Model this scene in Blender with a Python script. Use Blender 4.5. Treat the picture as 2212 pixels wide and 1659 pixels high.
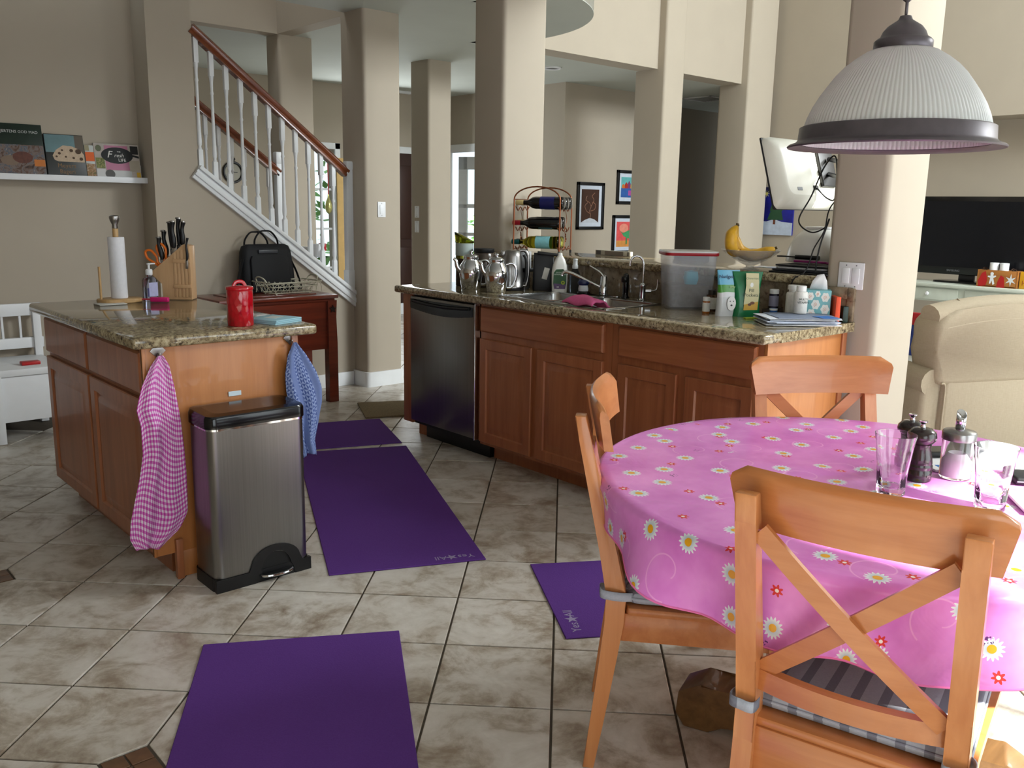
import bpy, bmesh, math, random
from mathutils import Vector, Matrix
random.seed(7)
PI = math.pi
sc = bpy.context.scene
for o in list(bpy.data.objects): bpy.data.objects.remove(o)
COL = sc.collection
# ------------------------------------------------------------------ camera
# world: Z up, room axes X / Y; the camera stands at the origin, eye 1.38 m, heading 41.8 deg from +Y to +X
F_PX, HEAD, PITCH, ROLL = 1916.3, math.radians(41.82), math.radians(11.32), math.radians(-1.025)
fw = Vector((math.sin(HEAD)*math.cos(PITCH), math.cos(HEAD)*math.cos(PITCH), -math.sin(PITCH)))
rt0 = Vector((math.cos(HEAD), -math.sin(HEAD), 0))
dn0 = fw.cross(rt0)
rt = math.cos(ROLL)*rt0 + math.sin(ROLL)*dn0
dn = -math.sin(ROLL)*rt0 + math.cos(ROLL)*dn0
cd = bpy.data.cameras.new('camera'); cam = bpy.data.objects.new('camera', cd); COL.objects.link(cam)
cm = Matrix((rt, -dn, -fw)).transposed().to_4x4(); cm.translation = (0, 0, 1.38)
cam.matrix_world = cm
cd.sensor_fit = 'HORIZONTAL'; cd.sensor_width = 36; cd.lens = 36*F_PX/2212; cd.clip_start = .02; cd.clip_end = 200
sc.camera = cam
# ------------------------------------------------------------------ colour management, world, daylight
sc.view_settings.view_transform = 'Standard'; sc.view_settings.look = 'None'
sc.view_settings.gamma = 1; sc.view_settings.use_curve_mapping = False
sc.view_settings.exposure = -0.06
w = bpy.data.worlds.new('world'); sc.world = w; w.use_nodes = True
w.node_tree.nodes['Background'].inputs[0].default_value = (.80, .92, 1.0, 1)
w.node_tree.nodes['Background'].inputs[1].default_value = 1.5
def area(name, loc, size, aim, power, col=(.91, .97, 1)):
    l = bpy.data.lights.new(name, 'AREA'); l.shape = 'RECTANGLE'; l.size, l.size_y = size; l.energy = power; l.color = col
    o = bpy.data.objects.new(name, l); COL.objects.link(o); o.location = loc
    o.rotation_euler = Vector(aim).to_track_quat('-Z', 'Y').to_euler(); return o
# daylight at the windows of the place: breakfast nook glazing (right of the table), two-storey great room glazing, foyer
area('nook_window_light', (2.9, -1.22, 1.33), (2.2, 1.8), (-.05, 1, -.15), 40)
area('nook_back_window_light', (.1, -1.22, 1.35), (1.9, 1.6), (.05, 1, -.15), 28)
area('great_room_upper_window_light', (7.2, -1.42, 4.2), (3.6, 1.5), (-.15, 1, -.32), 640)
area('great_room_lower_window_light', (6.8, -1.42, 1.35), (3.2, 1.9), (-.05, 1, 0), 40)
area('stairwell_light', (2.9, 6.5, 4.3), (.9, .7), (0, 0, -1), 14)
area('foyer_window_light', (6.0, 9.2, 1.6), (1.6, 1.8), (-.2, -1, 0), 40)
sl = bpy.data.lights.new('sun', 'SUN'); sl.energy = 24; sl.angle = math.radians(1.2); sl.color = (1, .97, .92)
so = bpy.data.objects.new('sun', sl); COL.objects.link(so); so.rotation_euler = Vector((-.10, .8, -.6)).to_track_quat('-Z', 'Y').to_euler()

# ------------------------------------------------------------------ helpers: materials
def lin(c):
    c = c/255.0
    return c/12.92 if c <= .04045 else ((c+.055)/1.055)**2.4
def rgb(t): return (lin(t[0]), lin(t[1]), lin(t[2]), 1)
class NT:
    def __init__(s, m): s.nt = m.node_tree; s.n = s.nt.nodes; s.l = s.nt.links
    def add(s, t, **k):
        n = s.n.new(t)
        for a, b in k.items(): setattr(n, a, b)
        return n
    def link(s, a, b): s.l.new(a, b)
    def math(s, op, a, b=None, c=None):
        n = s.n.new('ShaderNodeMath'); n.operation = op
        for i, q in enumerate((a, b, c)):
            if q is None: continue
            if isinstance(q, (int, float)): n.inputs[i].default_value = q
            else: s.l.new(q, n.inputs[i])
        return n.outputs[0]
    def mix(s, fac, a, b):
        n = s.n.new('ShaderNodeMix'); n.data_type = 'RGBA'
        for i, q in ((0, fac), (6, a), (7, b)):
            if isinstance(q, (int, float)): n.inputs[i].default_value = q
            elif isinstance(q, tuple): n.inputs[i].default_value = q
            else: s.l.new(q, n.inputs[i])
        return n.outputs[2]
    def coord(s, kind='Object', scale=(1, 1, 1), rand=False, rot=(0, 0, 0)):
        t = s.n.new('ShaderNodeTexCoord'); mp = s.n.new('ShaderNodeMapping'); mp.inputs['Scale'].default_value = scale
        mp.inputs['Rotation'].default_value = rot
        s.l.new(t.outputs[kind], mp.inputs['Vector'])
        if rand:
            oi = s.n.new('ShaderNodeObjectInfo'); mu = s.math('MULTIPLY', oi.outputs['Random'], 37.0)
            cb = s.n.new('ShaderNodeCombineXYZ'); [s.l.new(mu, cb.inputs[i]) for i in range(3)]
            s.l.new(cb.outputs[0], mp.inputs['Location'])
        return mp.outputs[0]
    def noise(s, vec, scale=5, detail=3, rough=.5, dist=0):
        n = s.n.new('ShaderNodeTexNoise'); n.inputs['Scale'].default_value = scale; n.inputs['Detail'].default_value = detail
        n.inputs['Roughness'].default_value = rough; n.inputs['Distortion'].default_value = dist
        if vec is not None: s.l.new(vec, n.inputs['Vector'])
        return n.outputs['Fac']
    def ramp(s, fac, stops, interp='LINEAR'):
        n = s.n.new('ShaderNodeValToRGB'); cr = n.color_ramp; cr.interpolation = interp
        while len(cr.elements) < len(stops): cr.elements.new(.5)
        for e, (p, c) in zip(cr.elements, stops): e.position = p; e.color = c
        s.l.new(fac, n.inputs[0]); return n.outputs[0]
MATS = {}
def base(name, rough=.5, metal=0, spec=.5, trans=0, coat=0, ior=1.45, alpha=1):
    m = bpy.data.materials.new(name); m.use_nodes = True; p = m.node_tree.nodes['Principled BSDF']
    p.inputs['Roughness'].default_value = rough; p.inputs['Metallic'].default_value = metal
    p.inputs['Specular IOR Level'].default_value = spec; p.inputs['Transmission Weight'].default_value = trans
    p.inputs['Coat Weight'].default_value = coat; p.inputs['IOR'].default_value = ior; p.inputs['Alpha'].default_value = alpha
    return m, p, NT(m)
def bumpto(N, p, fac, strength=.2, dist=.002):
    b = N.add('ShaderNodeBump'); b.inputs['Strength'].default_value = strength; b.inputs['Distance'].default_value = dist
    N.link(fac, b.inputs['Height']); N.link(b.outputs[0], p.inputs['Normal'])
def mat(c, rough=.5, metal=0, var=.06, scale=14, bump=0, **k):
    key = (c, rough, metal, var, scale, bump, tuple(sorted(k.items())))
    if key in MATS: return MATS[key]
    m, p, N = base('paint_%d_%d_%d' % tuple(int(x) for x in c), rough, metal, **k)
    f = N.noise(N.coord(), scale, 3)
    a = rgb(tuple(max(0, x*(1-var)) for x in c)); b = rgb(tuple(min(255, x*(1+var)) for x in c))
    N.link(N.mix(f, a, b), p.inputs['Base Color'])
    if bump: bumpto(N, p, N.noise(N.coord(), scale*12, 2), bump)
    MATS[key] = m; return m
def wood(name, c1, c2, axis='z', rough=.38, scale=1.0, rand=True, coat=.15):
    if name in MATS: return MATS[name]
    m, p, N = base(name, rough, coat=coat)
    s = {'x': (1.5, 22, 22), 'y': (22, 1.5, 22), 'z': (22, 22, 1.5)}[axis]
    v = N.coord('Object', tuple(q*scale for q in s), rand)
    f = N.noise(v, 1.0, 5, .6, .6); g = N.noise(v, 5.0, 2)
    f2 = N.math('ADD', N.math('MULTIPLY', f, .8), N.math('MULTIPLY', g, .2))
    N.link(N.ramp(f2, [(.3, rgb(c1)), (.7, rgb(c2))]), p.inputs['Base Color'])
    bumpto(N, p, f2, .05); MATS[name] = m; return m
def granite(name, cols, scale=1.0):
    m, p, N = base(name, .09, spec=.5, coat=.3)
    v = N.coord('Object'); a = N.noise(v, 55*scale, 4, .7); b = N.noise(v, 9*scale, 3); c = N.noise(v, 130*scale, 2)
    c1 = N.ramp(a, [(.36, rgb(cols[0])), (.43, rgb(cols[1])), (.55, rgb(cols[2])), (.68, rgb(cols[3]))])
    c2 = N.mix(N.ramp(b, [(.4, (0, 0, 0, 1)), (.7, (.6, .6, .6, 1))]), c1, rgb(cols[1]))
    c3 = N.mix(N.ramp(c, [(.64, (0, 0, 0, 1)), (.70, (1, 1, 1, 1))]), c2, rgb(cols[0]))
    N.link(c3, p.inputs['Base Color']); return m
def glassmat(name, c=(255, 255, 255), rough=0.0, ior=1.45):
    m, p, N = base(name, rough, trans=1, ior=ior)
    f = N.noise(N.coord(), 6, 1); N.link(N.mix(f, rgb(tuple(x*.985 for x in c)), rgb(c)), p.inputs['Base Color']); return m

def panemat():
    m = bpy.data.materials.new('window_pane'); m.use_nodes = True; N = NT(m); out = N.n['Material Output']
    t = N.add('ShaderNodeBsdfTransparent'); gl = N.add('ShaderNodeBsdfGlossy'); gl.inputs['Roughness'].default_value = .02
    f = N.noise(N.coord(), 3, 1); N.link(N.mix(f, (.96, .985, .97, 1), (1, 1, 1, 1)), t.inputs[0])
    lw = N.add('ShaderNodeFresnel'); lw.inputs[0].default_value = 1.3; mx = N.add('ShaderNodeMixShader'); N.link(lw.outputs[0], mx.inputs[0]); N.link(t.outputs[0], mx.inputs[1]); N.link(gl.outputs[0], mx.inputs[2]); N.link(mx.outputs[0], out.inputs['Surface']); return m
def cloudy(name, c, clear=.5, rough=.4):
    m, p, N = base(name, rough); out = N.n['Material Output']
    f = N.noise(N.coord(), 8, 2); N.link(N.mix(f, rgb(tuple(x*.96 for x in c)), rgb(c)), p.inputs['Base Color'])
    t = N.add('ShaderNodeBsdfTransparent'); mx = N.add('ShaderNodeMixShader'); mx.inputs[0].default_value = clear
    N.link(p.outputs[0], mx.inputs[1]); N.link(t.outputs[0], mx.inputs[2]); N.link(mx.outputs[0], out.inputs['Surface']); return m
# ------------------------------------------------------------------ helpers: geometry
def T(loc=(0, 0, 0), rz=0, rx=0, ry=0):
    return Matrix.Translation(loc) @ Matrix.Rotation(rz, 4, 'Z') @ Matrix.Rotation(ry, 4, 'Y') @ Matrix.Rotation(rx, 4, 'X')
def catmull(pts, n=6, closed=False):
    P = [Vector(p) for p in pts]; out = []; L = len(P)
    rng = range(L if closed else L-1)
    for i in rng:
        if closed: a, b, c, d = P[(i-1) % L], P[i], P[(i+1) % L], P[(i+2) % L]
        else: a, b, c, d = P[max(i-1, 0)], P[i], P[i+1], P[min(i+2, L-1)]
        for k in range(n):
            t = k/n
            out.append(.5*((2*b)+(c-a)*t+(2*a-5*b+4*c-d)*t*t+(3*b-a-3*c+d)*t**3))
    if not closed: out.append(P[-1])
    return out
class G:
    """collects shapes into one mesh"""
    def __init__(s, M=None): s.bm = bmesh.new(); s.M = M or Matrix()
    def _v(s, p, M=None):
        return s.bm.verts.new(s.M @ (M @ Vector(p) if M else Vector(p)))
    def poly(s, pts, M=None):
        return s.bm.faces.new([s._v(p, M) for p in pts])
    def mesh(s, vs, fs, M=None):
        V = [s._v(p, M) for p in vs]
        for f in fs:
            try: s.bm.faces.new([V[i] for i in f])
            except ValueError: pass
        return s
    def box(s, x0, x1, y0, y1, z0, z1, bev=0, M=None, seg=2):
        t = bmesh.new(); bmesh.ops.create_cube(t, size=1)
        bmesh.ops.scale(t, vec=(abs(x1-x0), abs(y1-y0), abs(z1-z0)), verts=t.verts)
        bmesh.ops.translate(t, vec=((x0+x1)/2, (y0+y1)/2, (z0+z1)/2), verts=t.verts)
        if bev: bmesh.ops.bevel(t, geom=list(t.edges), offset=bev, segments=seg, affect='EDGES', profile=.5)
        s.merge(t, M); return s
    def merge(s, t, M=None):
        mp = {}
        for v in t.verts: mp[v] = s._v(v.co, M)
        for f in t.faces:
            try: s.bm.faces.new([mp[v] for v in f.verts])
            except ValueError: pass
        t.free()
    def prism(s, poly, z0, z1, M=None, bev=0):
        """poly in local xy, extruded along z"""
        t = bmesh.new(); n = len(poly)
        a = [t.verts.new((p[0], p[1], z0)) for p in poly]; b = [t.verts.new((p[0], p[1], z1)) for p in poly]
        t.faces.new(a[::-1]); t.faces.new(b)
        for i in range(n): t.faces.new((a[i], a[(i+1) % n], b[(i+1) % n], b[i]))
        if bev: bmesh.ops.bevel(t, geom=list(t.edges), offset=bev, segments=2, affect='EDGES', profile=.5)
        s.merge(t, M); return s
    def lathe(s, prof, n=28, M=None, mod=None):
        rows = []
        for r, z in prof:
            if r < 1e-6: rows.append([s._v((0, 0, z), M)])
            else:
                rows.append([s._v((r*(mod(2*PI*i/n, z) if mod else 1)*math.cos(2*PI*i/n), r*(mod(2*PI*i/n, z) if mod else 1)*math.sin(2*PI*i/n), z), M) for i in range(n)])
        for a, b in zip(rows, rows[1:]):
            for i in range(n):
                j = (i+1) % n
                if len(a) == 1 and len(b) == 1: break
                if len(a) == 1: s.bm.faces.new((a[0], b[j], b[i]))
                elif len(b) == 1: s.bm.faces.new((a[i], a[j], b[0]))
                else: s.bm.faces.new((a[i], a[j], b[j], b[i]))
        return s
    def tube(s, pts, r, n=8, closed=False, M=None, flat=1.0):
        P = [Vector(p) for p in pts]; L = len(P); rows = []; up = None
        for i in range(L):
            a = P[(i-1) % L] if (closed or i > 0) else P[i]; b = P[(i+1) % L] if (closed or i < L-1) else P[i]
            d = (b-a).normalized()
            if up is None:
                up = Vector((0, 0, 1)) if abs(d.z) < .9 else Vector((1, 0, 0))
            u = (up-d*up.dot(d)).normalized(); up = u; v = d.cross(u)
            rr = r(i/(L-1)) if callable(r) else r
            rows.append([s._v(P[i]+rr*(math.cos(2*PI*k/n)*u*flat+math.sin(2*PI*k/n)*v), M) for k in range(n)])
        for i in range(L if closed else L-1):
            a, b = rows[i], rows[(i+1) % L]
            for k in range(n): s.bm.faces.new((a[k], a[(k+1) % n], b[(k+1) % n], b[k]))
        if not closed: s.bm.faces.new(rows[0][::-1]); s.bm.faces.new(rows[-1])
        return s
    def cyl(s, p0, p1, r, r1=None, n=16, M=None):
        r1 = r if r1 is None else r1
        return s.tube([p0, p1], (lambda t: r+(r1-r)*t), n, M=M)
    def sheet(s, rows, thick=0, M=None, closed=False):
        """rows of points; optional thickness pushed along computed normals later by solidify"""
        V = [[s._v(p, M) for p in r] for r in rows]
        for a, b in zip(V, V[1:]):
            m = len(a)
            for i in range(m if closed else m-1):
                j = (i+1) % m
                s.bm.faces.new((a[i], a[j], b[j], b[i]))
        return s
    def ringpanel(s, w, h, prof, M=None):
        """rectangular panel w x h in local xz, facing -y: prof = [(inset, out)...] last one is filled"""
        rows = []
        for ins, out in prof:
            rows.append([s._v(p, M) for p in ((ins, -out, ins), (w-ins, -out, ins), (w-ins, -out, h-ins), (ins, -out, h-ins))])
        for a, b in zip(rows, rows[1:]):
            for i in range(4): s.bm.faces.new((a[i], a[(i+1) % 4], b[(i+1) % 4], b[i]))
        s.bm.faces.new(rows[-1]); s.bm.faces.new(rows[0][::-1]); return s
    def obj(s, name, m, parent=None, smooth=40, loc=None, solid=0, subd=0, recalc=True):
        if recalc: bmesh.ops.recalc_face_normals(s.bm, faces=s.bm.faces)
        me = bpy.data.meshes.new(name); s.bm.to_mesh(me); s.bm.free()
        me.materials.append(m)
        if smooth:
            me.polygons.foreach_set('use_smooth', [True]*len(me.polygons)); me.set_sharp_from_angle(angle=math.radians(smooth))
        o = bpy.data.objects.new(name, me); COL.objects.link(o)
        if parent: o.parent = parent
        if loc: o.location = loc
        if solid:
            md = o.modifiers.new('solid', 'SOLIDIFY'); md.thickness = solid; md.offset = 0
        if subd:
            md = o.modifiers.new('sub', 'SUBSURF'); md.levels = subd; md.render_levels = subd
        return o
def tag(o, label, cat, group=None, kind=None):
    o['label'] = label; o['category'] = cat
    if group: o['group'] = group
    if kind: o['kind'] = kind
    return o
def thing(name, label, cat, loc=(0, 0, 0), rz=0, group=None):
    o = bpy.data.objects.new(name, None); COL.objects.link(o); o.location = loc; o.rotation_euler = (0, 0, rz)
    o.empty_display_size = .05
    return tag(o, label, cat, group)
def struct(name, g, m, label, cat='wall', smooth=40):
    return tag(g.obj(name, m, None, smooth), label, cat, None, 'structure')
def copytree(root, loc=None, rz=None, label=None):
    def rec(o, par):
        c = o.copy(); COL.objects.link(c); c.parent = par
        for ch in list(o.children): rec(ch, c)
        return c
    r = rec(root, None)
    if loc: r.location = loc
    if rz is not None: r.rotation_euler = (0, 0, rz)
    if label: r['label'] = label
    return r
def copyobj(o, loc, parent=None, rz=None):
    c = o.copy(); COL.objects.link(c); c.location = loc; c.parent = parent or o.parent
    if rz is not None: c.rotation_euler = (0, 0, rz)
    return c
def text(name, body, size, m, parent, M, depth=.0004, spacing=1.0, shear=0, align='CENTER'):
    """flat lettering; M places local xy (text plane, +z out)"""
    cu = bpy.data.curves.new('t', 'FONT'); cu.body = body; cu.size = size; cu.align_x = align; cu.align_y = 'CENTER'
    cu.extrude = depth; cu.space_character = spacing; cu.shear = shear; cu.resolution_u = 2
    t = bpy.data.objects.new('t', cu); COL.objects.link(t)
    dg = bpy.context.evaluated_depsgraph_get(); me = bpy.data.meshes.new_from_object(t.evaluated_get(dg))
    bpy.data.objects.remove(t); bpy.data.curves.remove(cu)
    me.transform(M); me.materials.clear(); me.materials.append(m); me.name = name
    o = bpy.data.objects.new(name, me); COL.objects.link(o); o.parent = parent; return o
def facing(o, x, up=(0, 0, 1)):
    """matrix with origin o, local x axis x, local y = up; z = x cross up"""
    x = Vector(x).normalized(); y = Vector(up).normalized(); z = x.cross(y)
    M = Matrix((x, y, z)).transposed().to_4x4(); M.translation = o; return M
def rrect(w, d, r, n=5, cx=0, cy=0):
    out = []
    for sx, sy, a0 in ((1, 1, 0), (-1, 1, 90), (-1, -1, 180), (1, -1, 270)):
        for k in range(n+1):
            a = math.radians(a0+90*k/n); out.append((cx+sx*(w/2-r)+r*math.cos(a), cy+sy*(d/2-r)+r*math.sin(a)))
    return out
def lerp(a, b, t): return a+(b-a)*t
def interp(tab, x):
    for (x0, *a), (x1, *b) in zip(tab, tab[1:]):
        if x <= x1 or (x1, *b) == tab[-1]:
            t = min(1, max(0, (x-x0)/(x1-x0))); return [lerp(p, q, t) for p, q in zip(a, b)]

# ------------------------------------------------------------------ shared materials
m_wall = mat((174, 163, 147), .85, var=.02, scale=3, bump=.04)
m_ceil = mat((186, 190, 182), .9, var=.02, scale=3)
m_white = mat((225, 226, 228), .45, var=.02)
m_trim = mat((228, 230, 232), .4, var=.02)
m_black = mat((14, 14, 16), .45, var=.15)
m_blackg = mat((9, 9, 11), .15, var=.1)
m_grey = mat((120, 122, 126), .5)
m_chrome = mat((205, 207, 210), .08, 1, var=.02)
m_steel = mat((150, 148, 146), .3, 1, var=.04)
m_cab = wood('cabinet_maple_vertical', (138, 80, 48), (168, 104, 66), 'z', .34)
m_cabx = wood('cabinet_maple_along_y', (138, 80, 48), (168, 104, 66), 'y', .34)
m_panel = wood('cabinet_end_panel_maple', (166, 102, 52), (186, 122, 68), 'z', .4)
m_chair = wood('honey_pine_vertical', (186, 116, 66), (208, 142, 88), 'z', .32)
m_chairx = wood('honey_pine_across', (176, 106, 58), (200, 132, 80), 'x', .28)
m_gran = granite('speckled_granite', ((52, 46, 38), (120, 104, 78), (164, 150, 118), (196, 184, 152)))
m_glass = glassmat('clear_glass')
m_redwood = wood('red_stained_pine', (74, 24, 12), (124, 48, 26), 'x', .3, .7, coat=.3)
# ================================================================== floor and tiles
m_grout = mat((84, 75, 64), .9, var=.1, scale=30)
def tilemat():
    m, p, N = base('travertine_tile', .33, spec=.45)
    v = N.coord('Object', (1, 1, 1), True)
    big = N.noise(v, 5.6, 7, .66, .5); fine = N.noise(v, 26, 4, .6, .3)
    f = N.math('ADD', N.math('MULTIPLY', big, .8), N.math('MULTIPLY', fine, .2))
    c = N.ramp(f, [(.36, rgb((138, 120, 102))), (.45, rgb((177, 166, 151))), (.52, rgb((204, 197, 187))), (.66, rgb((222, 217, 209)))])
    oi = N.add('ShaderNodeObjectInfo')
    c = N.mix(N.math('MULTIPLY', oi.outputs['Random'], .3), c, rgb((178, 168, 154)))
    N.link(c, p.inputs['Base Color']); bumpto(N, p, f, .12, .003); return m
m_tile = tilemat()
m_insert = mat((104, 76, 54), .4, var=.3, scale=22)
g = G(); g.box(-2.2, 12.6, -1.7, 12.2, -.12, -.005)
floor = struct('floor', g, m_grout, 'beige travertine tiled floor laid diagonally through the kitchen', 'floor', 0)
TS = .34605; q = TS*math.sqrt(.5); OX, OY = .869, 3.314
def vtx(c, r): return Vector((OX+q*(c-r), OY-q*(c+r), 0))     # c along +X-Y, r along -X-Y
INS = {(2, 3), (-1, 0), (5, 6), (2, -10), (-4, -3), (8, -4), (-1, -7), (5, -1-12)}
CUT = .085; GR = .0035
def tile_mesh(cuts):
    a = TS/2-GR; C = [(a, a), (-a, a), (-a, -a), (a, -a)]; pts = []
    for i, (x, y) in enumerate(C):
        if i in cuts:
            k = CUT
            pts += {0: [(x, y-k), (x-k, y)], 1: [(x+k, y), (x, y-k)], 2: [(x, y+k), (x+k, y)], 3: [(x-k, y), (x, y+k)]}[i]
        else: pts.append((x, y))
    n = len(pts); e = .0022
    vs = [(x, y, -.006) for x, y in pts]+[(x, y, -.0012) for x, y in pts]+[(x*(1-e/a), y*(1-e/a), 0) for x, y in pts]
    fs = [tuple(2*n+i for i in range(n))]
    for k in (0, n):
        for i in range(n): j = (i+1) % n; fs.append((k+i, k+j, k+n+j, k+n+i))
    return vs, fs
meshes = {}
def get_tile(cuts):
    if cuts not in meshes:
        vs, fs = tile_mesh(cuts); me = bpy.data.meshes.new('tile'); me.from_pydata(vs, [], fs); me.materials.append(m_tile); meshes[cuts] = me
    return meshes[cuts]
def project(P):
    d = Vector(P)-Vector((0, 0, 1.38)); z = d.dot(fw)
    return (1106+F_PX*d.dot(rt)/z, 829.5+F_PX*d.dot(dn)/z, z) if z > .05 else (0, 0, -1)
cells = []
for c in range(-22, 24):
    for r in range(-34, 22):
        ctr = (vtx(c, r)+vtx(c+1, r+1))/2
        if ctr.x > 4.3 and ctr.y < 5.9: continue
        if not (-1.2 < ctr.x < 8.5 and -.9 < ctr.y < 9.2): continue
        if ctr.y > 6.0 and ctr.x < 3.2: continue
        if 3.36 < ctr.x < 3.70 and 2.15 < ctr.y < 4.1: continue
        u, v, z = project(ctr)
        seen = z > 0 and -140 < u < 2350 and v < 1900
        cells.append((0 if seen else 1, ctr.length, c, r, ctr))
cells.sort(key=lambda t: t[:2])
R45 = -PI/4
rest = G()
for k, (sn, dd, c, r, ctr) in enumerate(cells):
    # local corners: +x local = +c direction, +y local = -r direction
    cuts = tuple(i for i, (a, b) in enumerate(((c+1, r), (c, r), (c, r+1), (c+1, r+1))) if (a, b) in INS)
    if k < 285:
        o = bpy.data.objects.new('tile', get_tile(cuts)); COL.objects.link(o); o.parent = floor
        o.location = ctr; o.rotation_euler = (0, 0, R45)
    else:
        vs, fs = tile_mesh(cuts); rest.mesh(vs, fs, T(ctr, R45))
o = rest.obj('tile_field', m_tile, floor, 0); o['kind'] = 'stuff'
gm = G(); gm.box(-.027, .027, -.027, .027, -.006, -.0004, .001); ins0 = gm.obj('insert_tile', m_insert, floor, 0)
first = True
for (a, b) in sorted(INS):
    for sx in (-1, 1):
        for sy in (-1, 1):
            p = vtx(a, b)+Vector((sx*.0295, sy*.0295, 0))
            if first: ins0.location = p; first = False
            else: copyobj(ins0, p, floor)
g = G(); g.box(4.06, 9.2, -1.5, 5.9, -.005, .004)
struct('floor_great_room', g, mat((176, 174, 168), .5, var=.08, scale=3), 'pale floor of the living room behind the armchair', 'floor', 0)

# ================================================================== walls
CH = 2.74
def wall(name, label, x0, x1, y0, y1, z0, z1, bev=0, m=None, cat='wall'):
    g = G(); g.box(x0, x1, y0, y1, z0, z1, bev, seg=3); return struct(name, g, m or m_wall, label, cat)
def column(label, x0, x1, y0, y1, z1, r=.028, z0=0):
    g = G(); g.prism(rrect(x1-x0, y1-y0, r, 5, (x0+x1)/2, (y0+y1)/2), z0, z1); return struct('column', g, m_wall, label, 'column', 50)
wall('wall_left', 'beige kitchen wall carrying the picture ledge of cookbooks', -2.0, 2.156, 6.12, 6.3, 0, CH)
# stair wall: pillar plus the triangle under the sloping stringer
SL = (1.681-.806)/(3.604-2.446)
def strz(x): return 1.60-SL*(x-2.446)
g = G(); P = [(2.156, 0), (3.66, 0), (3.66, strz(3.66)), (2.446, strz(2.446)), (2.446, CH), (2.156, CH)]
g.prism([(x, z) for x, z in P], -.17, .07, Matrix.Translation((0, 5.95, 0)) @ Matrix.Rotation(PI/2, 4, 'X'))
struct('wall_stair', g, m_wall, 'beige wall under the staircase with tall pillar on its left', 'wall', 30)
wall('wall_back', 'plain wall behind the photographer', -1.8, -1.5, -1.6, 6.3, 0, CH)
column('round-cornered beige column with a single light switch beside the stairs', 3.62, 3.94, 5.70, 6.02, CH)
column('beige column at the far side of the stairwell', 3.667, 3.985, 7.06, 7.29, CH)
column('beige column in the foyer with two light switches', 5.28, 5.56, 7.17, 7.48, CH)
column('tall beige column standing behind the wine rack', 3.65, 4.005, 4.205, 4.49, CH+.02)
column('tall beige column with double light switch at the counter end', 3.65, 4.02, 1.77, 2.02, CH+.02)
column('bright beige post between the picture wall and the dark hall', 7.19, 7.5, 5.86, 6.25, 5.2)
column('bright beige post right of the dark hall', 8.62, 9.12, 5.86, 6.25, 5.2)
wall('wall_header', 'high beige wall above the hall openings', 5.0, 9.4, 5.955, 6.2, CH, 5.2)
wall('wall_gallery', 'beige hall wall hung with three framed pictures', 7.25, 9.28, 7.30, 7.45, 0, CH)
wall('wall_hall', 'unlit side wall of the dark hall', 11.2, 11.4, 6.0, 7.6, 0, CH)
wall('wall_hall_back', 'unlit back wall of the dark hall', 9.2, 11.4, 7.9, 8.05, 0, CH)
wall('wall_hall_front', 'wall hiding the hall from the living room', 9.12, 11.4, 6.05, 6.2, 0, CH)
# far living room wall with the television niche
g = G()
g.box(9.2, 9.75, 4.9, 5.96, 0, 5.2); g.box(9.2, 9.75, -1.6, 1.2, 0, 5.2); g.box(9.2, 9.75, 1.2, 4.9, 2.30, 5.2); g.box(9.62, 9.75, 1.2, 4.9, 0, 2.3)
struct('wall_right', g, m_wall, 'living room end wall with a deep niche behind the television', 'wall', 30)
# foyer
g = G()
YB = 9.42
g.box(3.2, 5.26, YB, YB+.15, 0, 3.4); g.box(5.26, 5.56, YB, YB+.15, 2.0, 3.4); g.box(5.26, 5.56, YB, YB+.15, 0, .2)
g.box(5.56, 7.3, YB, YB+.15, 0, 2.80); g.box(5.56, 6.4, YB, YB+.15, 2.8, 3.4); g.box(6.62, 7.3, YB, YB+.15, 2.8, 3.4)
g.box(1.8, 3.2, 11.5, 11.65, 0, 3.4); g.box(1.8, 1.95, 7.3, 11.5, 0, 3.4)
struct('wall_foyer', g, m_wall, 'beige foyer wall with sidelight window beyond the stairs', 'wall', 30)
g = G()
g.box(7.25, 7.4, 7.45, 8.35, 0, CH); g.box(7.25, 7.4, 8.35, 9.42, 2.08, CH)
struct('wall_study', g, m_wall, 'beige wall around the glazed study door', 'wall', 30)
# south walls with windows (right of / behind the camera)
def winwall(name, label, x0, x1, y0, y1, zt, holes):
    g = G(); xs = x0
    for a, b, zs in holes:
        g.box(xs, a, y0, y1, 0, zt)
        lo = 0
        for z0, z1 in zs: g.box(a, b, y0, y1, lo, z0); lo = z1
        g.box(a, b, y0, y1, lo, zt); xs = b
    g.box(xs, x1, y0, y1, 0, zt)
    return struct(name, g, m_wall, label, 'wall', 30)
winwall('wall_nook', 'breakfast nook wall with a wide window', -1.8, 4.05, -1.45, -1.3, CH, [(-.9, 1.1, [(.42, 2.2)]), (1.75, 4.0, [(.42, 2.5)])])
winwall('wall_south', 'two-storey living room wall with tall windows', 4.05, 9.3, -1.65, -1.5, 5.2, [(4.4, 6.1, [(.35, 2.3), (3.4, 4.95)]), (6.5, 8.2, [(.35, 2.3), (3.4, 4.95)])])
g = G(); g.box(4.75, 9.6, -6.2, -1.65, 5.3, 5.4); g.box(4.75, 4.95, -6.2, -6.0, 0, 5.3); g.box(9.4, 9.6, -6.2, -6.0, 0, 5.3)  # roof and posts out of view, added to block sun at the great room windows
struct('sun_block_roof', g, m_trim, 'added unseen roof keeping sun out of the living room windows', 'sun_blocker', 0)
wall('wall_kitchen_left', 'kitchen wall left of the island', -1.8, -1.5, 5.9, 6.2, 0, CH)

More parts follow.
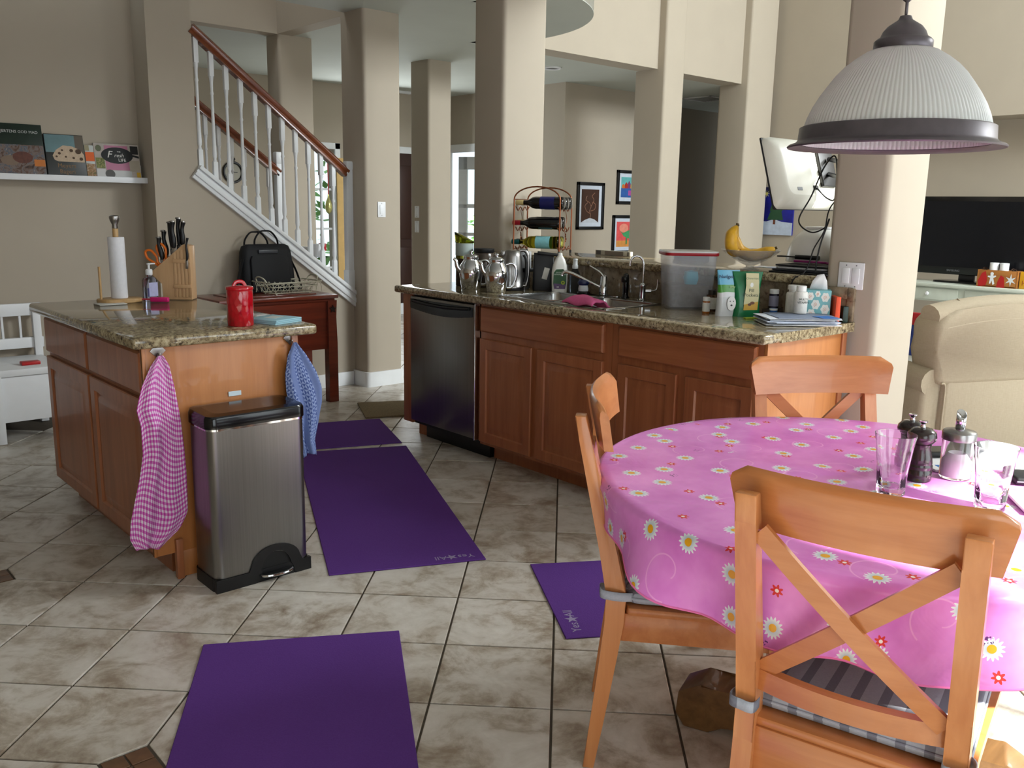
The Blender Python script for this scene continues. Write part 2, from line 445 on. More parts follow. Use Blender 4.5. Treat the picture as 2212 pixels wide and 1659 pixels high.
# ================================================================== ceilings
g = G(); g.box(-1.8, 4.05, -1.5, 5.95, CH, CH+.12)
n = 40; poly = [(4.02+1.28*math.cos(a), 5.60+1.28*math.sin(a)) for a in [-PI/2+PI/2*k/n-.0 for k in range(n+1)]]
poly = [(4.02, 5.95)] + [(4.02+1.28*math.cos(-PI/2+(PI/2)*k/n), 5.60+1.28*math.sin(-PI/2+(PI/2)*k/n)) for k in range(n+1)] + [(5.30, 5.95)]
poly = [(max(x, 4.05), y) for x, y in poly if x > 4.03 or y < 4.4 or y > 5.9]
poly = [p for i, p in enumerate(poly) if i == 0 or (Vector(p)-Vector(poly[i-1])).length > 1e-4]
g.prism(poly, CH, CH+.12)
struct('ceiling', g, m_ceil, 'white kitchen ceiling with a curved edge', 'ceiling', 30)
g = G(); g.prism(poly, CH+.004, 5.2)
for f in g.bm.faces: f.material_index = 0
g.bm.normal_update(); bmesh.ops.delete(g.bm, geom=[f for f in g.bm.faces if abs(f.normal.z) > .9], context='FACES')
struct('wall_balcony', g, m_wall, 'curved beige balcony front above the kitchen edge', 'wall', 50)
wall('wall_above_bar', 'wall above the open kitchen edge', 4.05, 4.17, -1.5, 5.0, CH, 5.2)
wall('ceiling_great_room', 'high living room ceiling', 4.05, 9.75, -1.7, 6.2, 5.2, 5.3, m=m_ceil, cat='ceiling')
g = G(); g.box(3.70, 5.3, 5.95, 12.2, CH, CH+.1); g.box(5.3, 9.6, 6.2, 12.2, CH, CH+.1); g.box(1.8, 3.70, 7.10, 12.2, CH, CH+.1); g.box(9.6, 11.4, 6.2, 8.05, CH, CH+.1)
struct('ceiling_foyer', g, m_ceil, 'white foyer ceiling beyond the stairs', 'ceiling', 0)
g = G(); g.box(2.0, 3.8, 7.06, 7.2, CH-.004, 4.4); g.box(3.66, 3.8, 5.95, 7.06, CH-.004, 4.4); g.box(2.0, 2.156, 6.3, 7.2, 0, 4.4); g.box(2.0, 2.156, 5.95, 7.2, CH+.12, 4.4); g.box(2.0, 3.8, 5.83, 5.95, CH+.12, 4.4); g.box(2.0, 3.8, 5.83, 7.2, 4.4, 4.5)
struct('wall_stairwell', g, m_wall, 'upper stairwell walls seen through the stair opening', 'wall', 30)

# ================================================================== baseboards and stair
g = G(); g.box(2.16, 3.60, 5.862, 5.88, 0, .105, .004); g.box(2.14, 2.158, 5.87, 6.12, 0, .105, .004)
struct('baseboard_stair', g, m_trim, 'white baseboard under the stairs', 'baseboard')
g = G(); g.prism(rrect(.35, .35, .035, 5, 3.78, 5.86), 0, .115); struct('baseboard_column', g, m_trim, 'white baseboard around the stair column', 'baseboard')
g = G(); g.box(-1.5, 2.14, 6.10, 6.12, 0, .105, .004); struct('baseboard_left', g, m_trim, 'white baseboard behind the bench', 'baseboard')
g = G(); g.box(3.95, 7.25, 9.395, 9.42, 0, .14); g.box(7.225, 7.25, 7.3, 8.35, 0, .14); g.box(7.25, 9.28, 7.275, 7.3, 0, .12); struct('baseboard_foyer', g, m_trim, 'white baseboard along the foyer walls', 'baseboard')
# sloping stringer trim
th = math.atan(SL); Ls = 1.215/math.cos(th)
def along(x0, z0, yc):   # local x runs down the slope towards +X
    return Matrix.Translation((x0, yc, z0)) @ Matrix.Rotation(th, 4, 'Y')
g = G(); M = along(2.447, 1.612-.0128, 5.885)
g.box(0, Ls+.04, -.03, .06, -.085, -.012, .004, M); g.box(0, Ls+.065, -.045, .075, -.012, .014, .005, M); g.box(0, Ls+.0, -.04, -.02, -.06, -.03, .004, M)
struct('trim_1', g, m_trim, 'white sloping trim board along the stair wall', 'trim')
def strtop(x): return 1.612-SL*(x-2.43)+.017
# near balustrade
def baluster(h, parent, loc, k):
    g = G(); s = .0155
    g.box(-s, s, -s, s, 0, .13*h+.02, .002)
    g.box(-s, s, -s, s, h-.19*h, h, .002)
    z0, z1 = .13*h+.02, h-.19*h
    L = z1-z0
    g.lathe([(.0155, z0-.004), (.016, z0), (.010, z0+.02*L+.008), (.014, z0+.06*L), (.0155, z0+.10*L), (.0135, z0+.2*L), (.0105, z0+.5*L), (.0095, z0+.78*L), (.013, z0+.80*L), (.0095, z0+.83*L), (.011, z0+.92*L), (.0155, z1-.004), (.0155, z1+.002)], 10)
    o = g.obj('baluster', m_trim, parent, 40); o.location = loc; return o
bal = thing('stair_balustrade', 'white turned balusters with brown handrail along the near stair side', 'balustrade', (2.43, 5.9, 1.6))
bal_loc = Vector((2.43, 5.9, 1.6))
m_rail = wood('stained_handrail', (92, 44, 20), (128, 66, 34), 'x', .25, coat=.4)
hr0, hr1 = (2.447, 2.468), (3.585, 1.602)
ths = math.atan((hr0[1]-hr1[1])/(hr1[0]-hr0[0])); LL = math.hypot(hr0[1]-hr1[1], hr1[0]-hr0[0])
def handrail(parent, x0, z0, L, ang, pl, yc):
    g = G(); M = Matrix.Translation((x0-pl.x, yc-pl.y, z0-pl.z)) @ Matrix.Rotation(ang, 4, 'Y')
    prof = [(-.03, -.034), (.03, -.034), (.03, -.018), (.024, -.008), (.033, .006), (.033, .02), (.018, .034), (-.018, .034), (-.033, .02), (-.033, .006), (-.024, -.008), (-.03, -.018)]
    g.prism([(y, z) for y, z in prof], 0, L, M @ Matrix(((0, 0, 1, 0), (1, 0, 0, 0), (0, 1, 0, 0), (0, 0, 0, 1))))
    return g.obj('handrail', m_rail, parent, 35)
handrail(bal, hr0[0], hr0[1], LL, ths, bal_loc, 5.9)
for k in range(11):
    x = 2.474+.0995*k; zb = strtop(x)-.012; zt = hr0[1]-(x-hr0[0])*math.tan(ths)-.030
    baluster(zt-zb, bal, Vector((x, 5.9, zb))-bal_loc, k)
g = G(); g.box(-.03, .03, -.03, .03, 0, .93, .003); g.box(-.034, .034, -.034, .034, .90, .965, .012); g.box(-.036, .036, -.036, .036, 0, .16, .004)
g.obj('newel_post', m_trim, bal, 40, (3.603-2.43, 0, strtop(3.603)-.02-1.6))
# far balustrade
bal2 = thing('stair_balustrade', 'second balustrade on the far side of the stairs', 'balustrade', (2.43, 7.0, 1.6)); b2 = Vector((2.43, 7.0, 1.6))
s2 = .73; a2 = math.atan(s2)
handrail(bal2, 2.40, 2.50, 1.205/math.cos(a2), a2, b2, 7.0)
for k in range(11):
    x = 2.46+.105*k; zt = 2.50-s2*(x-2.40)-.03; baluster(.82, bal2, Vector((x, 7.0, zt-.82))-b2, k)
g = G(); g.box(-.03, .03, -.03, .03, 0, .97, .004); g.box(-.034, .034, -.034, .034, .90, 1.0, .012); g.obj('newel_post', m_trim, bal2, 40, (3.60-2.43, 0, .79-1.6))
g = G(); P = [(2.16, 0), (3.66, 0), (3.66, .72), (2.16, .72+1.5*s2)]; g.prism(P, -.04, .04, Matrix.Translation((0, 7.0, 0)) @ Matrix.Rotation(PI/2, 4, 'X'))
struct('wall_stair_far', g, m_trim, 'low white wall under the far balustrade', 'wall', 30)
st = thing('staircase', 'flight of stairs rising behind the sloping white trim', 'stairs', (2.9, 6.54, 0))
for i in range(5):
    g = G(); x1 = 3.58-.25*i; zt = .56+.19*i
    g.box(x1-.27-2.9, x1-2.9, -.40, .40, zt-.19, zt-.03); g.obj('riser', m_trim, st, 0)
    g = G(); g.box(x1-.27-2.9, x1+.02-2.9, -.40, .40, zt-.03, zt, .006); g.obj('tread', m_rail, st, 30)

# ================================================================== foyer details
def casing(g, x0, x1, z0, z1, y, w=.07, d=.03):
    g.box(x0-w, x0, y-d, y, z0, z1+w, .004); g.box(x1, x1+w, y-d, y, z0, z1+w, .004); g.box(x0-w, x1+w, y-d, y, z1, z1+w, .004)
m_pane = panemat()
win = thing('window_1', 'narrow bright sidelight window behind the stair balusters', 'window', (5.41, 9.42, 0)); win['kind'] = 'structure'
g = G(); casing(g, -.15, .15, .2, 2.0, 0); g.obj('window_frame', m_trim, win)
g = G()
for z in (.62, 1.08, 1.54): g.box(-.15, .15, .05, .075, z-.012, z+.012)
g.obj('muntin', m_trim, win, 0)
for z0, z1 in ((.2, .608), (.632, 1.068), (1.092, 1.528), (1.552, 2.0)):
    g = G(); g.box(-.15, .15, .06, .066, z0, z1); g.obj('pane', m_pane, win, 0)
g = G(); g.box(-.09, .09, -.06, -.045, .0, 1.9, .003, Matrix.Translation((.24, 0, 0))); g.obj('curtain', mat((205, 170, 110), .8), win)
# front door beside it, dark door of the foyer
d1 = thing('door_1', 'dark wooden foyer door with white casing', 'door', (6.36, 9.42, 0)); d1['kind'] = 'structure'
g = G(); casing(g, -.42, .42, 0, 2.0, 0, .08, .035); g.obj('door_casing', m_trim, d1)
g = G(); g.box(-.42, .42, -.012, 0, 0, 2.0)
for x0, x1 in ((-.34, -.04), (.04, .34)):
    for z0, z1 in ((.15, .85), (.95, 1.85)): g.box(x0, x1, -.022, -.012, z0, z1, .006)
g.obj('door_leaf', mat((52, 28, 20), .4), d1)
g = G(); g.lathe([(0, 0), (.022, .004), (.026, .02), (.012, .035), (.012, .05), (.02, .052), (0, .052)][::-1], 14, T((.36, -.012, 1.0), rx=PI/2)); g.obj('door_knob', m_chrome, d1)
hw = thing('window_2', 'high foyer window with a white sill', 'window', (6.51, 9.42, 2.8)); hw['kind'] = 'structure'
g = G(); g.box(-.16, .16, -.10, .0, -.03, .0, .006); g.box(-.13, .13, -.06, 0, -.09, -.03, .01); g.obj('window_sill', m_trim, hw)
g = G(); g.box(-.11, .11, .05, .056, 0, .6); g.obj('pane', m_pane, hw, 0)
# glazed study door, standing open
d2 = thing('door_2', 'white glazed study door standing open in a bright doorway', 'door', (7.25, 9.30, 0)); d2['kind'] = 'structure'
g = G(); g.box(-.03, 0, -.95, -.87, 0, 2.08, .004); g.box(-.03, 0, .03, .11, 0, 2.08, .004); g.box(-.03, 0, -.95, .11, 2.04, 2.14, .004); g.obj('door_casing', m_trim, d2)
leaf = G(); Ml = T((.14, .07, 0), math.radians(-62))
for z0, z1 in ((0, .28), (.64, .68), (.99, 1.03), (1.35, 1.40), (1.84, 2.0)): leaf.box(0, .62, -.018, .018, z0, z1, 0, Ml)
for x0, x1 in ((0, .12), (.29, .33), (.5, .62)): leaf.box(x0, x1, -.018, .018, 0, 2.0, 0, Ml)
leaf.obj('door_leaf', m_trim, d2, 0)
for x0, x1 in ((.12, .29), (.33, .50)):
    for z0, z1 in ((.28, .64), (.68, .99), (1.03, 1.35), (1.40, 1.84)):
        g = G(); g.box(x0, x1, -.003, .003, z0, z1, 0, Ml); g.obj('pane', m_pane, d2, 0)
# daylight behind the study door and foyer windows: garden greenery
g = G(); rnd = random.Random(3)
for i in range(420):
    p = Vector((rnd.uniform(4.2, 7.4), rnd.uniform(11.3, 12.6), rnd.uniform(.1, 2.4))); a = rnd.uniform(0, PI); s_ = rnd.uniform(.06, .14)
    Mx = T(p, a, rnd.uniform(-.9, .9), rnd.uniform(-.9, .9)); g.mesh([(-s_, 0, 0), (0, -s_*.5, 0), (s_, 0, 0), (0, s_*.5, 0)], [(0, 1, 2, 3)], Mx)
o = tag(g.obj('garden_shrub', mat((120, 165, 96), .6, var=.4, scale=4), None, 0), 'leafy garden shrub seen through the sidelight window', 'shrub', kind='stuff')
g = G()
for i in range(700):
    p = Vector((rnd.uniform(10.5, 12.2), rnd.uniform(8.4, 13.5), rnd.uniform(0, 1.25))); a = rnd.uniform(0, PI); s_ = rnd.uniform(.06, .16)
    g.mesh([(-s_, 0, 0), (0, -s_*.5, 0), (s_, 0, 0), (0, s_*.5, 0)], [(0, 1, 2, 3)], T(p, a, rnd.uniform(-.9, .9), rnd.uniform(-.9, .9)))
tag(g.obj('garden_hedge', mat((120, 165, 96), .6, var=.4, scale=4), None, 0), 'green garden hedge seen through the glazed study door', 'hedge', kind='stuff')
clk = thing('wall_clock', 'round wall clock with dark rim seen between the balusters', 'clock', (4.30, 9.42, 1.69))
g = G(); g.tube([(.105*math.cos(a*PI/16), -.02, .105*math.sin(a*PI/16)) for a in range(32)], .014, 6, True); g.obj('rim', m_black, clk)
g = G(); g.lathe([(0, 0), (.1, 0), (.1, .012), (0, .012)], 28, T((0, 0, 0), rx=PI/2)); g.obj('dial', mat((150, 145, 130), .5), clk)
g = G(); g.box(-.004, .004, -.02, -.014, 0, .07); g.box(0, .05, -.02, -.014, -.004, .004); g.obj('hands', m_black, clk)
g = G(); g.lathe([(0, 0), (.02, 0), (.03, .02), (.012, .04), (0, .045)], 12, T((0, -.02, .12))); g.obj('finial', m_black, clk)
orn = thing('hanging_ornament', 'glittering ornament on a red ribbon in the sidelight window', 'ornament', (5.44, 9.36, 1.35))
g = G(); g.box(-.006, .006, -.001, .001, .12, .62); g.obj('ribbon', mat((170, 20, 30), .5), orn, 0)
g = G(); g.lathe([(0, -.1), (.03, -.07), (.045, -.02), (.03, .05), (.012, .09), (.008, .13), (0, .13)], 14); g.obj('bauble', mat((220, 200, 120), .2, .6, var=.4, scale=60), orn)
# child gate across the stair foot
gt = thing('child_gate', 'white child gate with latch at the foot of the stairs', 'gate', (3.40, 6.3, 0))
g = G()
for i in range(6): g.cyl((-.02, .1*i-.25, .5), (-.02, .1*i-.25, 1.03), .007, n=8)
g.obj('bars', m_trim, gt)
g = G(); g.box(-.035, -.005, -.3, .3, 1.02, 1.05, .006); g.box(-.035, -.005, -.3, .3, .48, .51, .006); g.obj('frame', m_trim, gt)
g = G(); g.box(-.06, .02, -.36, -.29, .98, 1.08, .01); g.obj('latch', m_white, gt); g = G(); g.box(-.0, .024, -.366, -.284, 1.03, 1.085, .006); g.obj('latch_button', mat((180, 30, 40), .4), gt)
# switch plates
def switch(name, label, loc, rz, n=1, rocker=True):
    t = thing(name, label, 'light switch', loc, rz); w_ = .07+.046*(n-1)
    g = G(); g.box(-w_/2, w_/2, -.006, 0, -.057, .057, .003); g.obj('plate', m_white, t)
    for i in range(n):
        x = (i-(n-1)/2)*.046
        g = G(); g.box(x-.0165, x+.0165, -.009, -.005, -.033, .033, .0015); g.obj('rocker', m_trim, t)
        for s_ in (-1, 1):
            g = G(); g.lathe([(0, .0015), (.003, .001), (.003, 0), (0, 0)], 8, T((x, -.006, s_*.045), rx=PI/2)); g.obj('screw', m_grey, t)
    return t
switch('light_switch', 'single white light switch on the column beside the stairs', (3.758, 5.699, 1.34), 0)
switch('light_switch', 'upper of two white switches on the foyer column', (5.279, 7.365, 1.31), -PI/2)
switch('light_switch', 'lower of two white switches on the foyer column', (5.279, 7.365, 1.165), -PI/2)
switch('light_switch', 'double white rocker switch on the column by the counter end', (3.649, 1.897, 1.112), -PI/2, 2)
# recessed lamp and air vent in the hall ceiling
rl = thing('recessed_light', 'round recessed ceiling light in the hall', 'ceiling light', (6.43, 6.68, CH))
g = G(); g.tube([(.085*math.cos(a*PI/12), .085*math.sin(a*PI/12), -.004) for a in range(24)], .012, 6, True); g.obj('trim_ring', m_white, rl)
g = G(); g.lathe([(0, -.001), (.08, -.001), (.08, 0), (0, 0)], 24); g.obj('lamp_well', mat((40, 38, 36), .6), rl)
vt = thing('air_vent', 'rectangular ceiling air vent in the dark hall', 'vent', (9.45, 7.02, CH))
g = G(); g.box(-.02, .02, -.22, .22, -.012, 0, .003, T((-.2, 0, 0))); g.box(-.02, .02, -.22, .22, -.012, 0, .003, T((.2, 0, 0))); g.box(-.22, .22, -.22, -.18, -.012, 0, .003); g.box(-.22, .22, .18, .22, -.012, 0, .003); g.obj('frame', m_white, vt)
for i in range(8):
    g = G(); g.box(-.19, .19, -.012, .012, -.002, .001, 0, T((0, -.16+.045*i, -.008), rx=.6)); g.obj('slat', m_white, vt, 0)
# ================================================================== cabinets
DOORP = [(0, 0), (0, .015), (.004, .019), (.052, .019), (.058, .010), (.066, .010), (.092, .0165), (.096, .0165)]
DRAWP = [(0, 0), (0, .012), (.003, .015), (.008, .019), (.012, .019)]
TOE = .10
def add_front(parent, name, x0, x1, z0, z1, M, prof, m):
    g = G(); g.ringpanel(x1-x0, z1-z0, prof, M @ Matrix.Translation((x0, 0, z0))); return g.obj(name, m, parent, 30)
# island: front of doors faces -X (left), end panel faces -Y
isl = thing('island_cabinet', 'maple kitchen island cabinet with drawers, doors and pale end panel', 'cabinet', (1.37, 3.70, 0))
IL = Vector((1.37, 3.70, 0))
g = G(Matrix.Translation(-IL)); g.box(1.085, 1.66, 3.145, 4.37, TOE, .874); g.obj('body', m_cab, isl, 0)
g = G(Matrix.Translation(-IL)); g.box(1.155, 1.66, 3.20, 4.36, 0, TOE+.001); g.obj('toe_kick', m_cab, isl, 0)
g = G(Matrix.Translation(-IL)); g.box(1.066, 1.66, 3.130, 3.146, TOE, .874, .002); g.box(1.145, 1.66, 3.130, 3.146, 0, TOE+.002, .002); g.box(1.066, 1.078, 3.126, 3.14, TOE, .874, .002); g.obj('end_panel', m_panel, isl, 30)
for bxx in ((1.142, 1.168, 3.112, 3.131, 0, .155), (1.635, 1.662, 3.115, 3.131, 0, .874)):
    g = G(Matrix.Translation(-IL)); g.box(*bxx, .003); g.obj('corner_moulding', m_cab, isl, 30)
Mi = Matrix.Translation((1.085-IL.x, 4.37-IL.y, 0)) @ Matrix.Rotation(-PI/2, 4, 'Z')     # local x runs -Y, outwards = -X
for a, b in ((.012, .60), (.622, 1.21)):
    add_front(isl, 'drawer', a, b, .70, .856, Mi, DRAWP, m_cab)
    add_front(isl, 'door', a, b, .112, .682, Mi, DOORP, m_cab)
def slab(name, label, poly, z0, z1, m, loc, parent=None, cat='countertop'):
    g = G(Matrix.Translation(-Vector(loc))); g.prism(poly, z0, z1, None, .011); o = g.obj(name, m, parent, 50); o.location = loc; return tag(o, label, cat)
slab('island_countertop', 'polished speckled granite top of the island', [(1.028, 3.092), (1.735, 3.092), (1.735, 4.43), (1.028, 4.43)], .874, .914, m_gran, (1.37, 3.75, .874))
# ------------------------------------------------------------------ sink run
run = thing('base_cabinet', 'maple sink base cabinet with false drawer and two raised panel doors', 'cabinet', (3.3, 3.18, 0)); R0 = Vector((3.3, 3.18, 0))
def body(t, loc, y0, y1, m=m_cab):
    g = G(Matrix.Translation(-Vector(loc))); g.box(3.02, 3.62, y0, y1, TOE, .874); g.obj('body', m, t, 0)
    g = G(Matrix.Translation(-Vector(loc))); g.box(3.125, 3.6, y0, y1, 0, TOE+.001); g.obj('toe_kick', m_cab, t, 0)
body(run, R0, 2.69, 3.63)
def Mr(loc, y): return Matrix.Translation((3.02-loc[0], y-loc[1], 0)) @ Matrix.Rotation(-PI/2, 4, 'Z')
m = Mr(R0, 3.63)
add_front(run, 'drawer', .008, .895, .722, .857, m, DRAWP, m_cabx)
add_front(run, 'door', .008, .415, .118, .685, m, DOORP, m_cab); add_front(run, 'door', .455, .895, .118, .685, m, DOORP, m_cab)
R1 = Vector((3.3, 2.3, 0)); run2 = thing('base_cabinet', 'maple base cabinet with wide drawer at the counter end nearest the table', 'cabinet', R1)
body(run2, R1, 1.90, 2.688); m = Mr(R1, 2.688)
add_front(run2, 'drawer', .045, .762, .722, .857, m, DRAWP, m_cabx)
add_front(run2, 'door', .048, .382, .118, .688, m, DOORP, m_cab); add_front(run2, 'door', .428, .762, .118, .688, m, DOORP, m_cab)
g = G(Matrix.Translation(-R1)); g.box(3.02, 3.62, 1.884, 1.90, TOE, .874, .002); g.box(3.1, 3.62, 1.884, 1.9, 0, TOE+.002, .002); g.obj('end_panel', m_panel, run2, 30)
g = G(Matrix.Translation(-R1)); g.box(3.585, 3.622, 1.876, 1.886, 0, .874, .002); g.obj('corner_moulding', m_cab, run2, 30)
R2 = Vector((3.3, 4.29, 0)); fil = thing('filler_cabinet', 'narrow maple end filler left of the dishwasher', 'cabinet', R2)
g = G(Matrix.Translation(-R2)); g.box(3.005, 3.62, 4.245, 4.335, TOE, .874, .002); g.box(3.115, 3.6, 4.25, 4.33, 0, TOE+.001); g.obj('body', m_cab, fil, 30)
# dishwasher
D = Vector((3.3, 3.94, 0)); dw = thing('dishwasher', 'stainless dishwasher with black control strip built under the counter', 'dishwasher', D)
def brushed():
    m, p, N = base('brushed_stainless', .30, 1)
    f = N.noise(N.coord('Object', (220, 220, 1.5)), 1, 3); N.link(N.ramp(f, [(.3, rgb((132, 130, 128))), (.7, rgb((140, 138, 136)))]), p.inputs['Base Color']); bumpto(N, p, f, .012); return m
m_brush = brushed()
g = G(Matrix.Translation(-D)); g.box(3.02, 3.6, 3.635, 4.24, .1, .872); g.obj('tub', m_black, dw, 0)
g = G(Matrix.Translation(-D)); g.box(2.985, 3.02, 3.645, 4.235, .125, .862, .006); g.obj('door', m_brush, dw, 40)
g = G(Matrix.Translation((3.3-D.x, 0, 0))); n = 14; top = .848
poly = [(-.283, top), (.283, top), (.283, .795)]+[(.283-.566*k/n, .795-.022*math.sin(PI*k/n)) for k in range(1, n)]+[(-.283, .795)]
g.prism(poly, 0, .008, Matrix.Translation((2.985-3.3, 0, 0)) @ Matrix(((0, 0, -1, 0), (1, 0, 0, 0), (0, 1, 0, 0), (0, 0, 0, 1)))); g.obj('control_strip', m_blackg, dw, 40)
g = G(Matrix.Translation((-.325, 0, 0)));
g.tube([(-.0, -.26+.52*k/12, .838-.012*math.sin(PI*k/12)) for k in range(13)], .010, 8); g.obj('handle', m_black, dw)
g = G()
for k in range(14): g.box(-.3255, -.3235, -.2+.028*k, -.19+.028*k, .789-.016*math.sin(PI*(k+2)/17), .792-.016*math.sin(PI*(k+2)/17))
g.obj('buttons', mat((60, 60, 64), .5), dw, 0)
g = G(Matrix.Translation(-D)); g.box(3.10, 3.13, 3.64, 4.235, .0, .105, .003); g.obj('kick_plate', m_black, dw, 30)
g = G(Matrix.Translation(-D)); g.box(2.982, 3.02, 3.636, 3.642, .12, .868, .001); g.obj('edge_strip', m_chrome, dw, 0)
# countertop with sink hole
SX0, SX1, SY0, SY1 = 3.09, 3.50, 2.80, 3.56
g = G(Matrix.Translation((-3.3, -3.1, -.874)))
X0, X1, Y0, Y1 = 2.955, 3.652, 1.862, 4.36
g.box(X0, SX0, Y0, Y1, .874, .914, .011); g.box(SX1, X1, Y0, Y1, .874, .914); g.box(SX0-.012, SX1+.001, Y0, SY0, .874, .914, .0); g.box(SX0-.012, SX1+.001, SY1, Y1, .874, .914, 0)
o = g.obj('sink_countertop', m_gran, None, 50); o.location = (3.3, 3.1, .874); tag(o, 'long granite countertop holding the sink and dishes', 'countertop')
# sink: double bowl
S = Vector((3.3, 3.18, .9)); sk = thing('kitchen_sink', 'double stainless steel sink set in the granite', 'sink', S)
m_sink = mat((168, 168, 166), .22, 1, var=.03)
def bowl(y0, y1):
    g = G(Matrix.Translation(-S)); w_, h_ = SX1-SX0-.03, y1-y0
    def ring(s_, z, r): return [(p[0]+(SX0+SX1)/2, p[1]+(y0+y1)/2, z) for p in rrect(w_*s_, h_*s_, r, 4)]
    rows = [ring(1.06, .916, .05), ring(1.0, .917, .05), ring(.985, .905, .05), ring(.96, .76, .05), ring(.9, .735, .05), ring(.3, .732, .03)]
    g.sheet(rows, closed=True); g.poly(rows[-1]); return g.obj('basin', m_sink, sk, 50, recalc=False)
bowl(2.82, 3.16); bowl(3.19, 3.54)
g = G(Matrix.Translation(-S))
for a, b, c, d in ((SX0-.012, SX1+.012, SY0-.012, SY0+.02), (SX0-.012, SX1+.012, SY1-.02, SY1+.012), (SX0-.012, SX0+.02, SY0, SY1), (SX1-.02, SX1+.012, SY0, SY1), (SX0, SX1, 3.158, 3.193)): g.box(a, b, c, d, .908, .918, .003)
g.obj('rim', m_sink, sk)
# bar half wall, backsplash and ledge
g = G(); g.box(3.652, 3.95, 2.0, 4.26, 0, 1.062); struct('wall_bar', g, m_wall, 'half wall carrying the raised bar ledge', 'wall', 30)
m_splash = granite('stone_backsplash', ((96, 82, 66), (124, 108, 88), (140, 124, 102), (152, 138, 116)), .35)
bs = thing('backsplash', 'brown stone tile backsplash behind the sink', 'backsplash', (3.645, 3.1, .914)); bs['kind'] = 'structure'
for k in range(7):
    g = G(); g.box(-.006, .006, -.158, .158, 0, .148, .0015); g.obj('tile', m_splash, bs, 30, (0, -1.06+.318*k+.0, 0))
g = G(); g.box(3.632, 3.652, 1.868, 1.90, .914, 1.06, .003); g.box(3.630, 3.652, 1.90, 2.0, 1.012, 1.062, .003); struct('trim_2', g, m_splash, 'stone edge piece at the counter end', 'trim')
g = G(Matrix.Translation((-3.83, -3.1, -1.062))); g.box(3.605, 4.06, 2.025, 4.30, 1.062, 1.102, .011); o = g.obj('bar_ledge', m_gran, None, 50); o.location = (3.83, 3.1, 1.062); tag(o, 'raised granite bar ledge behind the sink', 'ledge')

# ================================================================== trash can
tc = thing('trash_can', 'rectangular stainless steel pedal bin with black lid beside the island', 'trash can', (1.386, 3.002, 0))
W_, D_ = .376, .196
def canring(s_=1, r=.035):
    # flat front (-y), bowed sides
    p = []
    for x, y in rrect(W_*s_, D_*s_, r*s_, 6): p.append((x, y))
    return p
g = G(); g.prism(canring(.985), .02, .60); g.obj('body', m_brush, tc, 60)
g = G(); g.prism(canring(.992), .594, .603); g.obj('rim_band', m_chrome, tc, 60)
g = G()
rows = [[(x, y, .602) for x, y in canring(1.012)], [(x, y, .637) for x, y in canring(1.012)], [(x*.985, y*.97, .646+.006*(.5+y/D_)) for x, y in canring(1.0)], [(x*.80, y*.7, .651+.004*(.5+y/D_)) for x, y in canring(1.0)]]
g.sheet(rows, closed=True); g.poly(rows[-1]); g.poly(rows[0]); g.obj('lid', m_blackg, tc, 50)
g = G(); base_h = .048
# black base with raised arch on the front
n = 16; ax, ar, ah = .045, .088, .125
pts = [(-W_/2, 0), (ax-ar+.012, 0), (ax-ar+.018, .03)]+[(ax-.062*math.cos(PI*k/n), .03+.078*math.sin(PI*k/n)) for k in range(1, n)]+[(ax+ar-.018, .03), (ax+ar-.012, 0), (W_/2, 0), (W_/2, base_h), (ax+ar+.02, base_h)]
pts += [(ax+(ar+.012)*math.cos(PI*k/n), base_h+.0+.085*math.sin(PI*k/n)**.8) for k in range(1, n)]+[(ax-ar-.02, base_h), (-W_/2, base_h)]
Mf = Matrix.Translation((0, -D_/2+.012, 0)) @ Matrix.Rotation(PI/2, 4, 'X')
g.prism(pts, 0, .016, Mf); g.prism(canring(1.008), 0, base_h)
g.obj('base', m_black, tc, 40)
g = G(); g.prism([(ax-.07*math.cos(PI*k/12), .02+.085*math.sin(PI*k/12)) for k in range(13)], 0, .003, Matrix.Translation((0, -D_/2+.004, 0)) @ Matrix.Rotation(PI/2, 4, 'X')); g.obj('pedal_recess', mat((4, 4, 5), .6), tc)
g = G(); pp = [(ax+.062*math.cos(a), -.100-.030*math.sin(a)) for a in [PI*k/14 for k in range(15)]]
g.prism(pp, .020, .032, None, .003); g.obj('pedal', m_black, tc)
g = G(); g.tube([(x, y-.002, .026) for x, y in pp], .0055, 8); g.obj('pedal_rim', m_chrome, tc)
o = G(); o.box(-.022, .028, -.003, 0, -.009, .009, .001); o = tag(o.obj('label_strip', mat((205, 220, 228), .5), None, 0, (1.396, 3.128, .672)), 'pale blue paper strip stuck on the island end panel above the bin', 'label')

